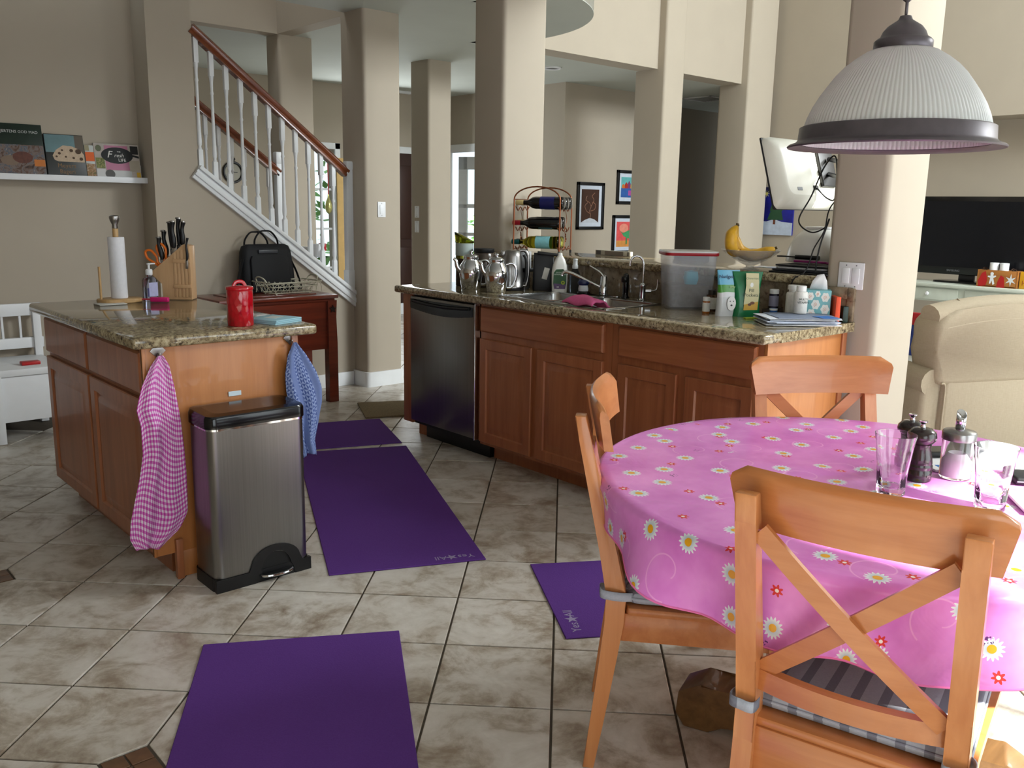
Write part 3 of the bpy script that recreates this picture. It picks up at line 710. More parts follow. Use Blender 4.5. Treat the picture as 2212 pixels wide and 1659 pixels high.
# ================================================================== towels on hooks
def hook(label, x, z):
    t = thing('towel_hook', label, 'hook', (x, 3.128, z), 0)
    g = G(); g.box(-.020, .020, -.004, 0, -.020, .020, .001, Matrix.Rotation(PI/4, 4, 'Y')); g.obj('plate', m_steel, t, 30)
    g = G(); g.tube(catmull([(0, -.004, -.010), (0, -.016, -.018), (0, -.022, -.012), (0, -.021, -.006)], 4), .003, 8); g.obj('prong', m_steel, t)
hook('square steel hook holding the pink gingham towel', 1.122, .860); hook('square steel hook holding the blue towel', 1.632, .864)
def towel(name, label, rows, m, yb, nf, amp, seed):
    """rows: (z, xl, xr); folds along x; ring of hem follows rows"""
    rnd = random.Random(seed); ph = [rnd.uniform(0, 6) for _ in range(4)]
    zs = [r[0] for r in rows]; NZ, NX = 60, 44; pts = []; uvs = []
    tab = [(-r[0], r[1], r[2]) for r in rows]
    for i in range(NZ+1):
        z = lerp(zs[0], zs[-1], i/NZ); xl, xr = interp(tab, -z); t = i/NZ; row = []; ur = []
        for j in range(NX+1):
            s_ = j/NX; x = lerp(xl, xr, s_)
            d = amp*(.25+.75*min(1, t*2.2))*(math.sin(nf*PI*s_+ph[0]+t*1.2)*.6+math.sin(nf*1.7*PI*s_+ph[1]-t*2)*.4)
            y = yb-.008-abs(amp)*.9+d; x += .004*math.sin(9*t+ph[2]+4*s_)
            row.append((x, y, z+(.006*math.sin(5*s_+ph[3]) if i == NZ else 0)))
            ur.append((s_*(.30+.10*t)+.05*math.sin(3*t), t*.72+.04*math.sin(4*s_+2*t)))
        pts.append(row); uvs.append(ur)
    g = G(); g.sheet(pts); me_uv = [u for r in uvs for u in r]
    o = g.obj(name, m, None, 180, recalc=False); lay = o.data.uv_layers.new(name='UVMap')
    for lp in o.data.loops: lay.data[lp.index].uv = me_uv[lp.vertex_index]
    md = o.modifiers.new('solid', 'SOLIDIFY'); md.thickness = .003; md.offset = 0
    return tag(o, label, 'towel')
def gingham():
    m, p, N = base('pink_gingham', .85, spec=.2); uv = N.coord('UV', (1, 1, 1), rot=(0, 0, .10))
    sp = N.add('ShaderNodeSeparateXYZ'); N.link(uv, sp.inputs[0])
    def st(x): return N.math('GREATER_THAN', N.math('FRACT', N.math('MULTIPLY', x, 52.0)), .5)
    f = N.math('MULTIPLY', N.math('ADD', st(sp.outputs[0]), st(sp.outputs[1])), .5)
    N.link(N.ramp(f, [(0, rgb((222, 208, 222))), (.5, rgb((202, 128, 186))), (1, rgb((186, 62, 158)))], 'LINEAR'), p.inputs['Base Color'])
    bumpto(N, p, N.noise(uv, 220, 2), .2); return m
def bluetowel():
    m, p, N = base('blue_woven_towel', .9, spec=.2); uv = N.coord('UV', (1, 1, 1), rot=(0, 0, .35)); K = 30.0
    ck = N.add('ShaderNodeTexChecker'); ck.inputs['Scale'].default_value = K; N.link(uv, ck.inputs['Vector'])
    sp = N.add('ShaderNodeSeparateXYZ'); N.link(uv, sp.inputs[0])
    fx = N.math('FRACT', N.math('MULTIPLY', sp.outputs[0], K)); fy = N.math('FRACT', N.math('MULTIPLY', sp.outputs[1], K))
    tri = N.math('GREATER_THAN', fx, fy); tri2 = N.math('GREATER_THAN', N.math('ADD', fx, fy), 1.0)
    pat = N.math('ABSOLUTE', N.math('SUBTRACT', N.math('ABSOLUTE', N.math('SUBTRACT', tri, tri2)), ck.outputs['Fac']))
    fine = N.math('GREATER_THAN', N.math('FRACT', N.math('MULTIPLY', N.math('ADD', sp.outputs[1], sp.outputs[0]), 210.0)), .5)
    band = N.math('GREATER_THAN', N.math('FRACT', N.math('MULTIPLY', sp.outputs[0], 5.0)), .36)
    f = N.math('ADD', N.math('MULTIPLY', pat, band), N.math('MULTIPLY', N.math('MULTIPLY', fine, .8), N.math('SUBTRACT', 1, band)))
    N.link(N.mix(N.math('MULTIPLY', f, .85), rgb((74, 92, 146)), rgb((152, 168, 206))), p.inputs['Base Color']); return m
towel('dish_towel', 'pink and white gingham dish towel hanging from the island hook',
      [(.846, 1.112, 1.130), (.81, 1.086, 1.146), (.74, 1.055, 1.156), (.66, 1.035, 1.168), (.60, 1.045, 1.178), (.50, 1.040, 1.188), (.42, 1.022, 1.190), (.34, 1.002, 1.186), (.26, .985, 1.182), (.20, .98, 1.150), (.15, 1.0, 1.085)], gingham(), 3.122, 3.2, .013, 4)
towel('dish_towel', 'blue patterned dish towel hanging from the island right corner hook',
      [(.850, 1.624, 1.642), (.80, 1.598, 1.678), (.73, 1.590, 1.715), (.66, 1.596, 1.738), (.60, 1.606, 1.742), (.52, 1.62, 1.728), (.45, 1.64, 1.708), (.39, 1.655, 1.712)], bluetowel(), 3.108, 3.0, .014, 9)

# ================================================================== picture ledge with cookbooks
sh = thing('picture_ledge', 'narrow white wall ledge holding upright cookbooks', 'shelf', (1.6, 6.12, 1.48))
g = G(); g.box(-.75, .558, -.115, 0, .008, .028, .002); g.obj('board', m_white, sh); g = G(); g.box(-.75, .558, -.122, -.112, .004, .040, .002); g.obj('front_lip', m_white, sh); g = G(); g.box(-.75, .558, -.012, 0, .008, .12, .002); g.obj('back_rail', m_white, sh)
def photo_mat(name, cols, scale, dist=1.5):
    m, p, N = base(name, .35); f = N.noise(N.coord('Object', (1, 1, 1)), scale, 3, .6, dist)
    k = len(cols)-1; N.link(N.ramp(f, [(.28+.44*i/k, rgb(c)) for i, c in enumerate(cols)], 'LINEAR'), p.inputs['Base Color']); return m
def book(label, x0, w_, h, th, cover, lean=.18, pages=True, y=-.075):
    b = thing('cookbook', label, 'book', (1.6+x0+w_/2, 6.12+y-.02, 1.508)); b.rotation_euler = (-lean, 0, 0)
    g = G(); g.box(-w_/2, w_/2, 0, .003, 0, h, .001); g.box(-w_/2, w_/2, th-.003, th, 0, h, .001); g.box(-w_/2, -w_/2+.003, 0, th, 0, h, .001); g.obj('cover', cover, b, 30)
    g = G(); g.box(-w_/2+.003, w_/2-.004, .003, th-.003, .003, h-.004); g.obj('pages', mat((210, 205, 192), .8), b, 0)
    return b
def FM(x, z, y=-.0006): return facing((x, y, z), (1, 0, 0))
def flat(name, parent, pts, m, y=-.0006):
    g = G(); g.prism(pts, 0, .0005, Matrix.Translation((0, y, 0)) @ Matrix.Rotation(PI/2, 4, 'X')); return g.obj(name, m, parent, 0)
def rect(x0, x1, z0, z1): return [(x0, z0), (x1, z0), (x1, z1), (x0, z1)]
def ell(cx, cz, rx, rz, n=24): return [(cx+rx*math.cos(2*PI*k/n), cz+rz*math.sin(2*PI*k/n)) for k in range(n)]
b1 = book('dark green cookbook with a table of food on its cover at the ledge left end', -.298, .264, .31, .03, mat((30, 42, 34), .35, var=.3, scale=10))
flat('cover_photo', b1, rect(-.13, .13, .004, .185), photo_mat('food_photo', ((40, 34, 32), (88, 62, 48), (118, 104, 98), (74, 84, 98), (150, 138, 128)), 24))
flat('cover_print', b1, ell(-.06, .09, .05, .03), mat((120, 100, 84), .4), -.0012); flat('cover_print', b1, rect(.07, .13, .06, .10), mat((190, 110, 40), .4), -.0012)
flat('cover_print', b1, ell(.01, .11, .055, .035), mat((84, 46, 34), .4, var=.4, scale=50), -.0014)
text('title', 'HJERTENS GOD MAD', .023, mat((190, 192, 190), .5), b1, FM(.0, .262, -.001))
b0 = book('red cookbook cut off at the ledge far left', -.336, .034, .25, .03, mat((150, 26, 24), .4)); flat('cover_print', b0, rect(-.016, .016, .02, .07), mat((160, 190, 190), .4))
b2 = book('dark bakery cookbook with a bread loaf on its cover', -.027, .224, .262, .034, mat((44, 46, 44), .4, var=.2))
flat('cover_photo', b2, rect(-.11, .06, .15, .258), mat((96, 124, 128), .4, var=.15, scale=12))
flat('cover_print', b2, rect(.06, .110, .10, .258), mat((92, 82, 70), .4), -.0008)
Mb = .88
lo = [(-.075, .105), (-.085, .13), (-.06, .165), (-.01, .195), (.05, .19), (.1, .17), (.122, .14), (.122, .095), (-.05, .095)]
flat('cover_loaf', b2, [(x*Mb, z) for x, z in lo], mat((186, 164, 140), .7, var=.12, scale=60), -.0014)
for x, z, r in ((.04, .165, .010), (.085, .16, .016), (-.02, .165, .006), (-.04, .145, .008), (0, .125, .006), (.05, .12, .007), (.1, .115, .010), (-.06, .125, .006)): flat('cover_print', b2, ell(x*Mb, z, r*1.1, r, 10), mat((78, 58, 42), .7), -.002)
text('title', 'Meyers\nBageri', .036, mat((128, 96, 58), .5), b2, FM(.0, .052, -.001))
b3 = book('slim white and orange cookbook between the bakery book and the pink one', .199, .054, .205, .022, mat((186, 190, 186), .4)); flat('cover_print', b3, rect(-.026, .026, .105, .162), mat((214, 92, 22), .5)); flat('cover_photo', b3, rect(-.026, .026, .005, .09), photo_mat('salad_photo', ((60, 84, 44), (150, 110, 70), (190, 190, 180)), 40)); flat('cover_print', b3, rect(-.026, .0, .17, .204), mat((150, 140, 110), .5))
b4 = book('pink cookbook with a black pan on its cover at the ledge right end', .254, .276, .222, .02, mat((176, 166, 158), .4, var=.15, scale=24))
flat('cover_photo', b4, rect(-.075, .07, .055, .21), mat((176, 112, 138), .4)); flat('cover_photo', b4, rect(-.075, .08, .003, .052), mat((186, 186, 184), .4))
flat('cover_pan', b4, ell(0, .148, .098, .052), mat((26, 28, 30), .3), -.0012)
flat('cover_pan', b4, [(.09, .145), (.135, .135), (.135, .148), (.092, .158)], mat((20, 20, 20), .4), -.0014); flat('cover_print', b4, rect(.085, .133, .16, .212), mat((24, 22, 20), .4)); flat('cover_print', b4, ell(-.11, .19, .018, .02), mat((92, 96, 70), .4)); flat('cover_print', b4, rect(.07, .134, .05, .12), mat((168, 158, 140), .4))
flat('cover_print', b4, ell(-.055, .03, .03, .028), mat((84, 82, 80), .3), -.001); flat('cover_print', b4, rect(-.133, -.08, .065, .13), photo_mat('veg', ((60, 50, 36), (110, 120, 60), (170, 140, 100)), 60)); flat('cover_print', b4, rect(-.133, -.08, .005, .06), mat((196, 194, 192), .4)); flat('cover_print', b4, rect(.11, .134, .005, .045), mat((190, 150, 40), .4))
wl = mat((215, 212, 206), .5)
text('title', 'THE', .012, wl, b4, FM(.012, .172, -.002)); text('title', 'F', .062, wl, b4, FM(-.05, .152, -.002), shear=.3); text('title', 'resh', .034, wl, b4, FM(.01, .148, -.002), shear=.3); text('title', 'LIFE', .028, wl, b4, FM(.028, .119, -.002))

# ================================================================== white bench
bn = thing('bench', 'white wooden bench with slatted back against the kitchen wall', 'bench', (.85, 5.83, 0))
g = G(); g.box(-.75, .60, -.285, .215, .385, .425, .006); g.obj('seat', m_white, bn)
g = G(); g.box(-.72, .58, -.27, -.25, .12, .385, .003); g.box(-.72, .58, .18, .2, .12, .385, .003); g.box(-.72, -.70, -.27, .2, .12, .385); g.box(.56, .58, -.27, .2, .12, .385); g.obj('storage_box', m_white, bn)
g = G(); g.box(-.75, .62, .20, .235, .67, .745, .004); g.obj('top_rail', m_white, bn); g = G(); g.box(-.75, .62, .20, .235, .47, .535, .004); g.obj('lower_rail', m_white, bn)
for k in range(14):
    g = G(); g.box(-.006, .006, .208, .226, .53, .675); g.obj('slat', m_white, bn, 0, (-.68+.098*k, 0, 0))
for x in (-.72, .245+.0, .585):
    for y in (-.262, .205):
        g = G(); g.box(x-.022, x+.022, y-.022, y+.022, 0, .40 if y < 0 else .72, .003); g.obj('leg', m_white, bn)
g = G(); g.box(-.05, .05, -.03, .03, 0, .02, .005); tag(g.obj('red_box', mat((176, 24, 26), .4), None, 40, (1.30, 5.68, .425)), 'small flat red box lying on the white bench', 'box')

# ================================================================== red side table, laptop bag, wire basket
tb = thing('side_table', 'rustic red-stained wooden side table under the staircase', 'table', (2.76, 5.62, 0)); 
g = G(); g.box(-.42, .44, -.22, .235, .735, .76, .004); g.box(-.40, .42, -.2, .22, .715, .737); g.box(-.30, .32, -.13, .15, .758, .768, .003); g.obj('table_top', m_redwood, tb)
g = G(); g.box(-.37, .39, -.185, -.16, .38, .72); g.obj('apron', m_redwood, tb, 30); g = G(); g.box(-.37, .39, .17, .195, .38, .72); g.box(-.385, -.36, -.17, .19, .38, .72); g.box(.375, .40, -.17, .19, .38, .72); g.obj('side_panel', m_redwood, tb, 30)
for x in (-.385, .40):
    for y in (-.175, .19):
        g = G(); s1 = 1 if x > 0 else -1
        pl = [(x-.035*1, 0), (x+.035, 0), (x+.035, .42), (x+.028, .6), (x+.035, .72), (x-.035, .72)]
        g.prism(pl, -.03, .03, Matrix.Translation((0, y, 0)) @ Matrix.Rotation(PI/2, 4, 'X')); g.obj('leg', m_redwood, tb, 30)
g = G(); star = []
for k in range(10):
    r = .028 if k % 2 == 0 else .012; star.append((.40+r*math.sin(k*PI/5), .66+r*math.cos(k*PI/5)))
g.prism(star, 0, .008, Matrix.Translation((0, -.206, 0)) @ Matrix.Rotation(PI/2, 4, 'X')); g.obj('iron_star', mat((40, 26, 22), .5, .5), tb)
m_nylon = mat((9, 10, 15), .7, var=.2, scale=60, bump=.1)
bg = thing('laptop_bag', 'black laptop bag with two handles standing on the side table', 'bag', (2.845, 5.74, .768)); bg.rotation_euler = (-.08, 0, .03); bg.scale = (1.05, 1, 1.03)
def loft(rows, g, closed=True):
    g.sheet(rows, closed=closed); g.poly(rows[0][::-1]); g.poly(rows[-1])
def bagrow(w_, d, z, r): return [(x, y, z) for x, y in rrect(w_, d, r, 4)]
g = G(); loft([bagrow(.34, .085, 0, .035), bagrow(.385, .10, .02, .04), bagrow(.375, .10, .16, .04), bagrow(.355, .09, .27, .04), bagrow(.33, .075, .305, .035), bagrow(.27, .05, .318, .02)], g); g.obj('body', m_nylon, bg, 60)
g = G(); loft([bagrow(.26, .02, .0, .008), bagrow(.28, .024, .01, .008), bagrow(.275, .022, .20, .008), bagrow(.25, .012, .225, .005)], g); o = g.obj('front_pocket', m_nylon, bg, 60, (0, -.055, .015))
g = G(); g.box(-.075, .065, -.006, .0, -.013, .013, .005); g.obj('name_patch', mat((52, 54, 60), .4), bg, 40, (.0, -.050, .268))
for dy in (-.02, .025):
    g = G(); g.tube(catmull([(-.085, 0, 0), (-.078, 0, .05), (-.04, 0, .098), (0, 0, .105), (.04, 0, .098), (.078, 0, .05), (.085, 0, 0)], 5), .009, 8, flat=.6); g.obj('handle', m_nylon, bg, 60, (.0 if dy < 0 else -.05, dy, .30 if dy < 0 else .295))
g = G(); g.tube(catmull([(.17, -.03, .20), (.20, -.04, .12), (.215, -.06, .02), (.19, -.07, .012)], 6), .012, 8, flat=.35); g.obj('shoulder_strap', m_nylon, bg, 60); g = G(); g.tube(catmull([(-.18, -.03, .22), (-.215, -.04, .12), (-.26, -.05, .0)], 6), .018, 8, flat=.35); g.obj('shoulder_strap', m_nylon, bg, 60)
m_wire = mat((188, 184, 164), .4, .2)
wb = thing('wire_basket', 'cream wire basket with loop handles on the side table', 'basket', (2.90, 5.565, .768), .08)
def loopr(w_, d, z, r=.02): return [(x, y, z) for x, y in rrect(w_, d, r, 3)]
g = G(); g.tube(loopr(.40, .26, .085), .004, 6, True); g.tube(loopr(.36, .22, .055), .003, 6, True); g.obj('rim', m_wire, wb)
g = G(); g.tube(loopr(.30, .16, .012), .003, 6, True)
for k in range(9): x = -.14+.035*k; g.tube([(x, -.08, .012), (x, .08, .012)], .0018, 5)
g.obj('bottom_grid', m_wire, wb)
g = G()
for sy in (-1, 1):
    for k in range(8):
        x0 = -.17+.0425*k
        g.tube(catmull([(x0-.02, sy*.085, .014), (x0+.005, sy*.11, .06), (x0+.035, sy*.125, .08), (x0+.07, sy*.11, .06), (x0+.09, sy*.085, .014)], 4), .0017, 5)
for sx in (-1, 1):
    for k in range(4):
        y0 = -.09+.05*k
        g.tube(catmull([(sx*.155, y0-.02, .014), (sx*.18, y0, .06), (sx*.195, y0+.02, .08), (sx*.18, y0+.04, .06), (sx*.155, y0+.06, .014)], 4), .0017, 5)
g.obj('side_mesh', m_wire, wb)
for sx in (-1, 1):
    g = G(); g.tube(catmull([(sx*.195, -.06, .085), (sx*.21, -.05, .11), (sx*.215, 0, .122), (sx*.21, .05, .11), (sx*.195, .06, .085)], 5), .005, 6); g.obj('handle', m_wire, wb)
for sx in (-1, 1):
    for sy in (-1, 1):
        g = G(); g.lathe([(0, 0), (.007, .002), (.008, .008), (.004, .014), (0, .014)], 8); g.obj('foot', m_wire, wb, 60, (sx*.13, sy*.07, 0))

# ================================================================== yoga mats and rug
def matmat():
    m, p, N = base('purple_foam', .85, spec=.2); f = N.noise(N.coord(), 260, 2); b = N.noise(N.coord(), 2.0, 2)
    N.link(N.mix(N.math('ADD', N.math('MULTIPLY', f, .5), N.math('MULTIPLY', b, .4)), rgb((82, 46, 120)), rgb((104, 64, 146))), p.inputs['Base Color']); bumpto(N, p, f, .5, .002); return m
m_yoga = matmat(); m_logo = mat((150, 140, 170), .6)
def yoga(label, a, d, L, logo=True, wd=.615):
    """a: start corner of the short edge, d: direction along the short edge, mat extends L to the right hand side of d"""
    a = Vector((a[0], a[1], 0)); d = Vector((d[0], d[1], 0)).normalized(); n_ = Vector((d.y, -d.x, 0))   # into the mat
    t = thing('yoga_mat', label, 'yoga mat', a+(d*wd+n_*L)/2, math.atan2(d.y, d.x))
    # local x along d, local -y into the mat
    g = G(); g.box(-wd/2, wd/2, -L/2, L/2, .0006, .0062, .002, seg=1); g.obj('foam_sheet', m_yoga, t, 30)
    if logo:
        x0 = -wd/2+.035; y0 = L/2-.05
        text('logo', 'Yes', .046, m_logo, t, T((x0+.035, y0, .0064))); text('logo', 'All', .046, m_logo, t, T((x0+.138, y0, .0064)))
        g = G(); st = []
        for k in range(10):
            r = .026 if k % 2 == 0 else .010; st.append((x0+.094+r*math.sin(k*PI/5+.3), y0+r*math.cos(k*PI/5+.3)))
        g.prism(st, .0062, .0068); g.obj('logo', m_logo, t, 0)
    return t
yoga('purple yoga mat running between the island and the dishwasher', (2.146, 2.534), (-.563, .257), 1.745)
yoga('purple yoga mat in the foreground below the trash can', (1.536+.0, 2.252), (-.537, .32), -1.73, False)
yoga('purple yoga mat half hidden under the table and left chair', (1.921, 1.862), (.33, .531), 1.70)
yoga('purple yoga mat lying crosswise behind the longer one by the island', (2.895, 4.2), (.212, .549), -1.05, False)
g = G(); Mg = T((3.42, 4.92, 0), math.radians(-25))
g.prism([(-.30, -.22), (.3, -.22), (.3, .22), (-.3, .22)], .001, .013, Mg, .003); tag(g.obj('rug', mat((128, 112, 84), .95, var=.2, scale=90, bump=.8), None, 30), 'small beige woven rug beyond the dishwasher', 'rug')
# ================================================================== things on the island
IZ = .9142; CZ = .9142; LZ = 1.1022
m_bamboo = wood('pale_bamboo', (176, 138, 88), (198, 162, 112), 'z', .5, 1.2)
m_block = wood('pale_beech', (190, 150, 108), (206, 168, 126), 'z', .5, 1.2)
ph = thing('paper_towel_holder', 'wooden paper towel holder with steel knob on the island', 'holder', (1.375, 4.27, IZ), .1)
g = G(); g.prism(rrect(.20, .13, .06, 6), 0, .018, None, .005); g.obj('base', m_bamboo, ph, 60)
g = G(); g.cyl((0, 0, .018), (0, 0, .335), .0125); g.obj('post', m_bamboo, ph); g = G(); g.lathe([(.011, .333), (.013, .338), (.012, .352), (.02, .37), (.023, .382), (.022, .39), (.014, .395), (0, .396)], 20); g.obj('knob', m_steel, ph)
g = G(); g.cyl((-.085, 0, .018), (-.085, 0, .165), .0055); g.obj('side_arm', m_bamboo, ph)
pr_ = G(); pr_.lathe([(.014, .0), (.035, .0), (.036, .004), (.036, .274), (.035, .278), (.014, .278)], 28); tag(pr_.obj('paper_towel_roll', mat((226, 226, 232), .95, var=.03, scale=60, bump=.4), None, 50, (1.375, 4.27, IZ+.019)), 'thin roll of white paper towel on the wooden holder', 'paper towel')
sn = thing('hand_sanitizer', 'clear pump bottle of hand sanitizer on the island', 'bottle', (1.515, 4.27, IZ), .4)
m_gel = glassmat('sanitizer_gel', (196, 204, 236), .12, 1.2)
def row(w_, d, z, r): return [(x, y, z) for x, y in rrect(w_, d, r, 4)]
g = G(); loft([row(.066, .036, 0, .012), row(.07, .04, .004, .014), row(.07, .04, .095, .014), row(.062, .036, .104, .014), row(.026, .024, .11, .011), row(.024, .024, .122, .011)], g); g.obj('body', m_gel, sn, 60)
g = G(); g.box(-.024, .028, -.0212, -.0206, .02, .085); g.obj('label', mat((176, 178, 214), .5, var=.1, scale=70), sn, 0); g = G(); g.box(-.034, -.024, -.0212, -.0205, .02, .06); g.obj('label', mat((64, 66, 110), .5), sn, 0)
g = G(); g.lathe([(.0145, .12), (.0155, .122), (.0155, .142), (.012, .147), (.005, .148), (.005, .166), (.008, .168), (.008, .174), (0, .175)], 16); g.box(-.008, .034, -.006, .006, .168, .174, .002); g.obj('pump', m_white, sn)
# knife block: slanted, slots, strap slats
kb = thing('knife_block', 'pale wooden knife block with slatted front on the island', 'knife block', (1.65, 4.27, IZ), math.radians(-38))
prof = [(-.02, 0), (.115, 0), (.115, .255), (.085, .262), (-.075, .125), (-.02, .075)]   # local x/z silhouette: slanted face to the left
Mk = Matrix.Rotation(PI/2, 4, 'X')
g = G(); g.prism([(x-.04, z) for x, z in prof], -.04, .045, Mk, .002); g.obj('body', m_block, kb, 30)
for k in range(5):
    g = G(); g.box(-.0065, .0065, -.003, 0, .012, .235-.006*abs(k-2), .001); g.obj('slat', m_block, kb, 30, (.004+.0165*k, -.045, 0))
for z in (.055, .175):
    g = G(); g.box(-.005, .075, -.008, -.003, z, z+.018, .002); g.obj('strap', m_block, kb, 30, (0, -.045, 0))
def knife(label, off, L=.105, r=.010, tilt=-.22, m=m_black, bolster=True, z=.24):
    c, s_ = math.cos(math.radians(-38)), math.sin(math.radians(-38))
    t = thing('kitchen_knife', label, 'knife', (1.65+c*off[0]-s_*off[1], 4.27+s_*off[0]+c*off[1], IZ+off[2]), math.radians(-38), 'knives in the block')
    t.rotation_euler = (0, tilt, math.radians(-38))
    g = G(); g.tube(catmull([(0, 0, .008), (.002, 0, L*.3), (-.002, 0, L*.7), (.004, 0, L)], 4), lambda q: r*(1.0-.15*math.cos(q*9)), 10, flat=.7); g.obj('handle', m, t, 60)
    g = G(); g.box(-r*.8, r*.8, -.004, .004, -.03, .012, .002); g.obj('blade', m_steel, t, 30)
    if bolster:
        g = G(); g.lathe([(0, L-.002), (r*.9, L), (r*.8, L+.006), (0, L+.008)], 10); g.obj('end_cap', m_steel, t)
for i, (ox, oy, oz, L, til) in enumerate([(-.045, .0, .20, .12, -.10), (-.02, .012, .225, .135, -.08), (-.005, -.016, .235, .13, -.03), (.012, .01, .245, .135, .0), (-.06, -.02, .18, .11, -.14), (.03, .0, .25, .115, .05)]):
    knife(['black handled knife at the front left of the block', 'black knife with steel end cap standing tallest in the block', 'black knife in the middle of the block near side', 'grey black knife at the back of the block', 'short black knife low in the block beside the scissors', 'black knife near the right of the block'][i], (ox, oy, oz), L, .0145, til)
knife('slim black handled knife held in the slatted front of the block', (.062, -.052, .178), .115, .0075, .04, bolster=False)
scs = thing('scissors', 'orange handled scissors stuck in the knife block', 'scissors', (1.60, 4.285, IZ+.145), math.radians(-38)); scs.rotation_euler = (0, -.5, math.radians(-38)); scs.scale = (1.35, 1.35, 1.25)
m_or = mat((226, 112, 26), .35)
for sx in (-1, 1):
    g = G(); g.tube(catmull([(sx*.004, 0, .01), (sx*.012, 0, .035), (sx*.006, .0, .055), (sx*.012, 0, .085), (sx*.030, 0, .09), (sx*.036, 0, .065), (sx*.024, 0, .04), (sx*.012, 0, .012)], 5, True), .0045, 8, True); g.obj('handle', m_or, scs, 60)
g = G(); g.box(-.006, .006, -.002, .002, -.05, .015, .001); g.lathe([(0, 0), (.004, 0), (.004, .003), (0, .003)], 8, T((0, -.002, .012), rx=PI/2)); g.obj('blades', m_steel, scs)
pn = thing('gas_lighter', 'magenta handled kitchen lighter lying on the island', 'lighter', (1.50, 4.20, IZ+.008), -.72)
g = G(); g.box(-.01, .075, -.011, .011, -.008, .014, .005); g.obj('handle', mat((214, 26, 116), .35), pn, 50); g = G(); g.cyl((-.01, 0, .003), (-.075, 0, .003), .004); g.obj('nozzle', mat((190, 60, 80), .35), pn)
rc = thing('red_canister', 'glossy red embossed ceramic canister on the island corner', 'canister', (1.475, 3.215, IZ))
m_red = None
def redmat():
    m, p, N = base('red_glaze', .12, coat=.5); v = N.add('ShaderNodeTexVoronoi'); v.inputs['Scale'].default_value = 60; N.link(N.coord('Object', (1, 1, .6)), v.inputs['Vector'])
    N.link(N.mix(v.outputs['Distance'], rgb((190, 8, 30)), rgb((160, 4, 22))), p.inputs['Base Color']); bumpto(N, p, v.outputs['Distance'], .6, .004); return m
m_red = redmat(); m_red2 = mat((182, 8, 28), .15, coat=.5)
g = G(); g.lathe([(0, 0), (.046, 0), (.049, .003), (.049, .132), (.048, .136), (.0, .136)], 40); g.obj('body', m_red, rc, 50)
g = G(); g.lathe([(.0, .136), (.049, .136), (.051, .138), (.051, .147), (.048, .150), (.0, .154)], 40); g.obj('lid', m_red2, rc, 50)
g = G(); g.tube(catmull([(-.024, 0, .150), (-.015, 0, .164), (0, 0, .168), (.015, 0, .164), (.024, 0, .150)], 5), .0045, 8, flat=1.6); g.obj('handle', m_red2, rc)
nk = thing('napkin_pack', 'pack of light blue napkins on the island corner', 'napkins', (1.625, 3.235, IZ), .35)
for k in range(3):
    g = G(); g.box(-.075, .075, -.075, .075, .0062*k, .0062*k+.0058, .002, T((0, 0, 0), .02*k)); g.obj('napkins', mat((158, 200, 214), .8, var=.06), nk)
g = G(); g.box(-.03, .045, -.02, .03, .0182, .0188, 0, T((0, 0, 0), .3)); g.obj('print', mat((210, 222, 220), .5), nk, 0)
g = G(); g.box(-.06, .06, -.045, .045, 0, .004, .001); tag(g.obj('paper_slip', mat((214, 212, 206), .7), None, 30, (1.31, 4.20, IZ)), 'white paper slip under the towel holder', 'paper')

# ================================================================== things on the sink counter
def lathe_thing(name, label, cat, loc, prof, m, n=28, rz=0):
    t = thing(name, label, cat, loc, rz); g = G(); g.lathe(prof, n); g.obj('body', m, t, 50); return t
m_tea = glassmat('olive_glass', (150, 150, 70), .05, 1.2)
cf = thing('iced_tea_carafe', 'tall glass carafe with pale band and dark tea at the counter far end', 'carafe', (3.30, 4.13, CZ))
g = G(); g.lathe([(0, 0), (.048, 0), (.05, .004), (.05, .15), (.048, .16), (.0, .16)], 28); g.obj('tea', mat((36, 20, 14), .15), cf)
g = G(); g.lathe([(.05, .16), (.051, .165), (.051, .20), (.051, .205)], 28); g.obj('neck_glass', m_tea, cf); g = G(); g.lathe([(.048, .178), (.0525, .178), (.0525, .25), (.048, .25)], 28); g.obj('band', mat((150, 162, 158), .5), cf)
g = G(); rows = []
for k in range(5):
    t_ = k/4; rows.append([(.052*(1+.12*t_)*math.cos(2*PI*i/28), .052*(1+.12*t_)*math.sin(2*PI*i/28), .25+t_*(.035+.028*math.cos(2*PI*i/28-2.4))) for i in range(28)])
g.sheet(rows, closed=True); g.obj('spout', m_tea, cf, 60, solid=.003)
def teapot(label, loc, rz, s_, hm=True):
    t = thing('steel_teapot', label, 'teapot', loc, rz)
    g = G(); g.lathe([(r*s_, z*s_) for r, z in [(0, 0), (.05, 0), (.052, .003), (.060, .05), (.066, .085), (.066, .105), (.058, .135), (.044, .155), (.040, .165), (.043, .172), (.043, .178)]], 32); g.obj('body', m_chrome, t, 60)
    g = G(); g.lathe([(r*s_, z*s_) for r, z in [(.043, .178), (.04, .186), (.02, .192), (.009, .195), (.012, .204), (.008, .212), (0, .213)]], 24); g.obj('lid', m_chrome, t, 60)
    g = G(); g.tube([Vector(p)*s_ for p in catmull([(-.052, 0, .15), (-.085, 0, .158), (-.108, 0, .13), (-.108, 0, .08), (-.085, 0, .03), (-.058, 0, .025)], 5)], .0075*s_, 8); g.obj('handle', m_chrome, t, 60)
    g = G(); g.tube([Vector(p)*s_ for p in catmull([(.045, 0, .09), (.075, 0, .12), (.085, 0, .155), (.098, 0, .168)], 5)], (lambda q: (.017-.009*q)*s_), 10); g.obj('spout', m_chrome, t, 60)
    return t
teapot('polished steel teapot standing behind the front one', (3.19, 3.93, CZ), 2.7, 1.03)
teapot('polished steel teapot nearest the sink', (3.20, 3.72, CZ), 2.55, 1.0)
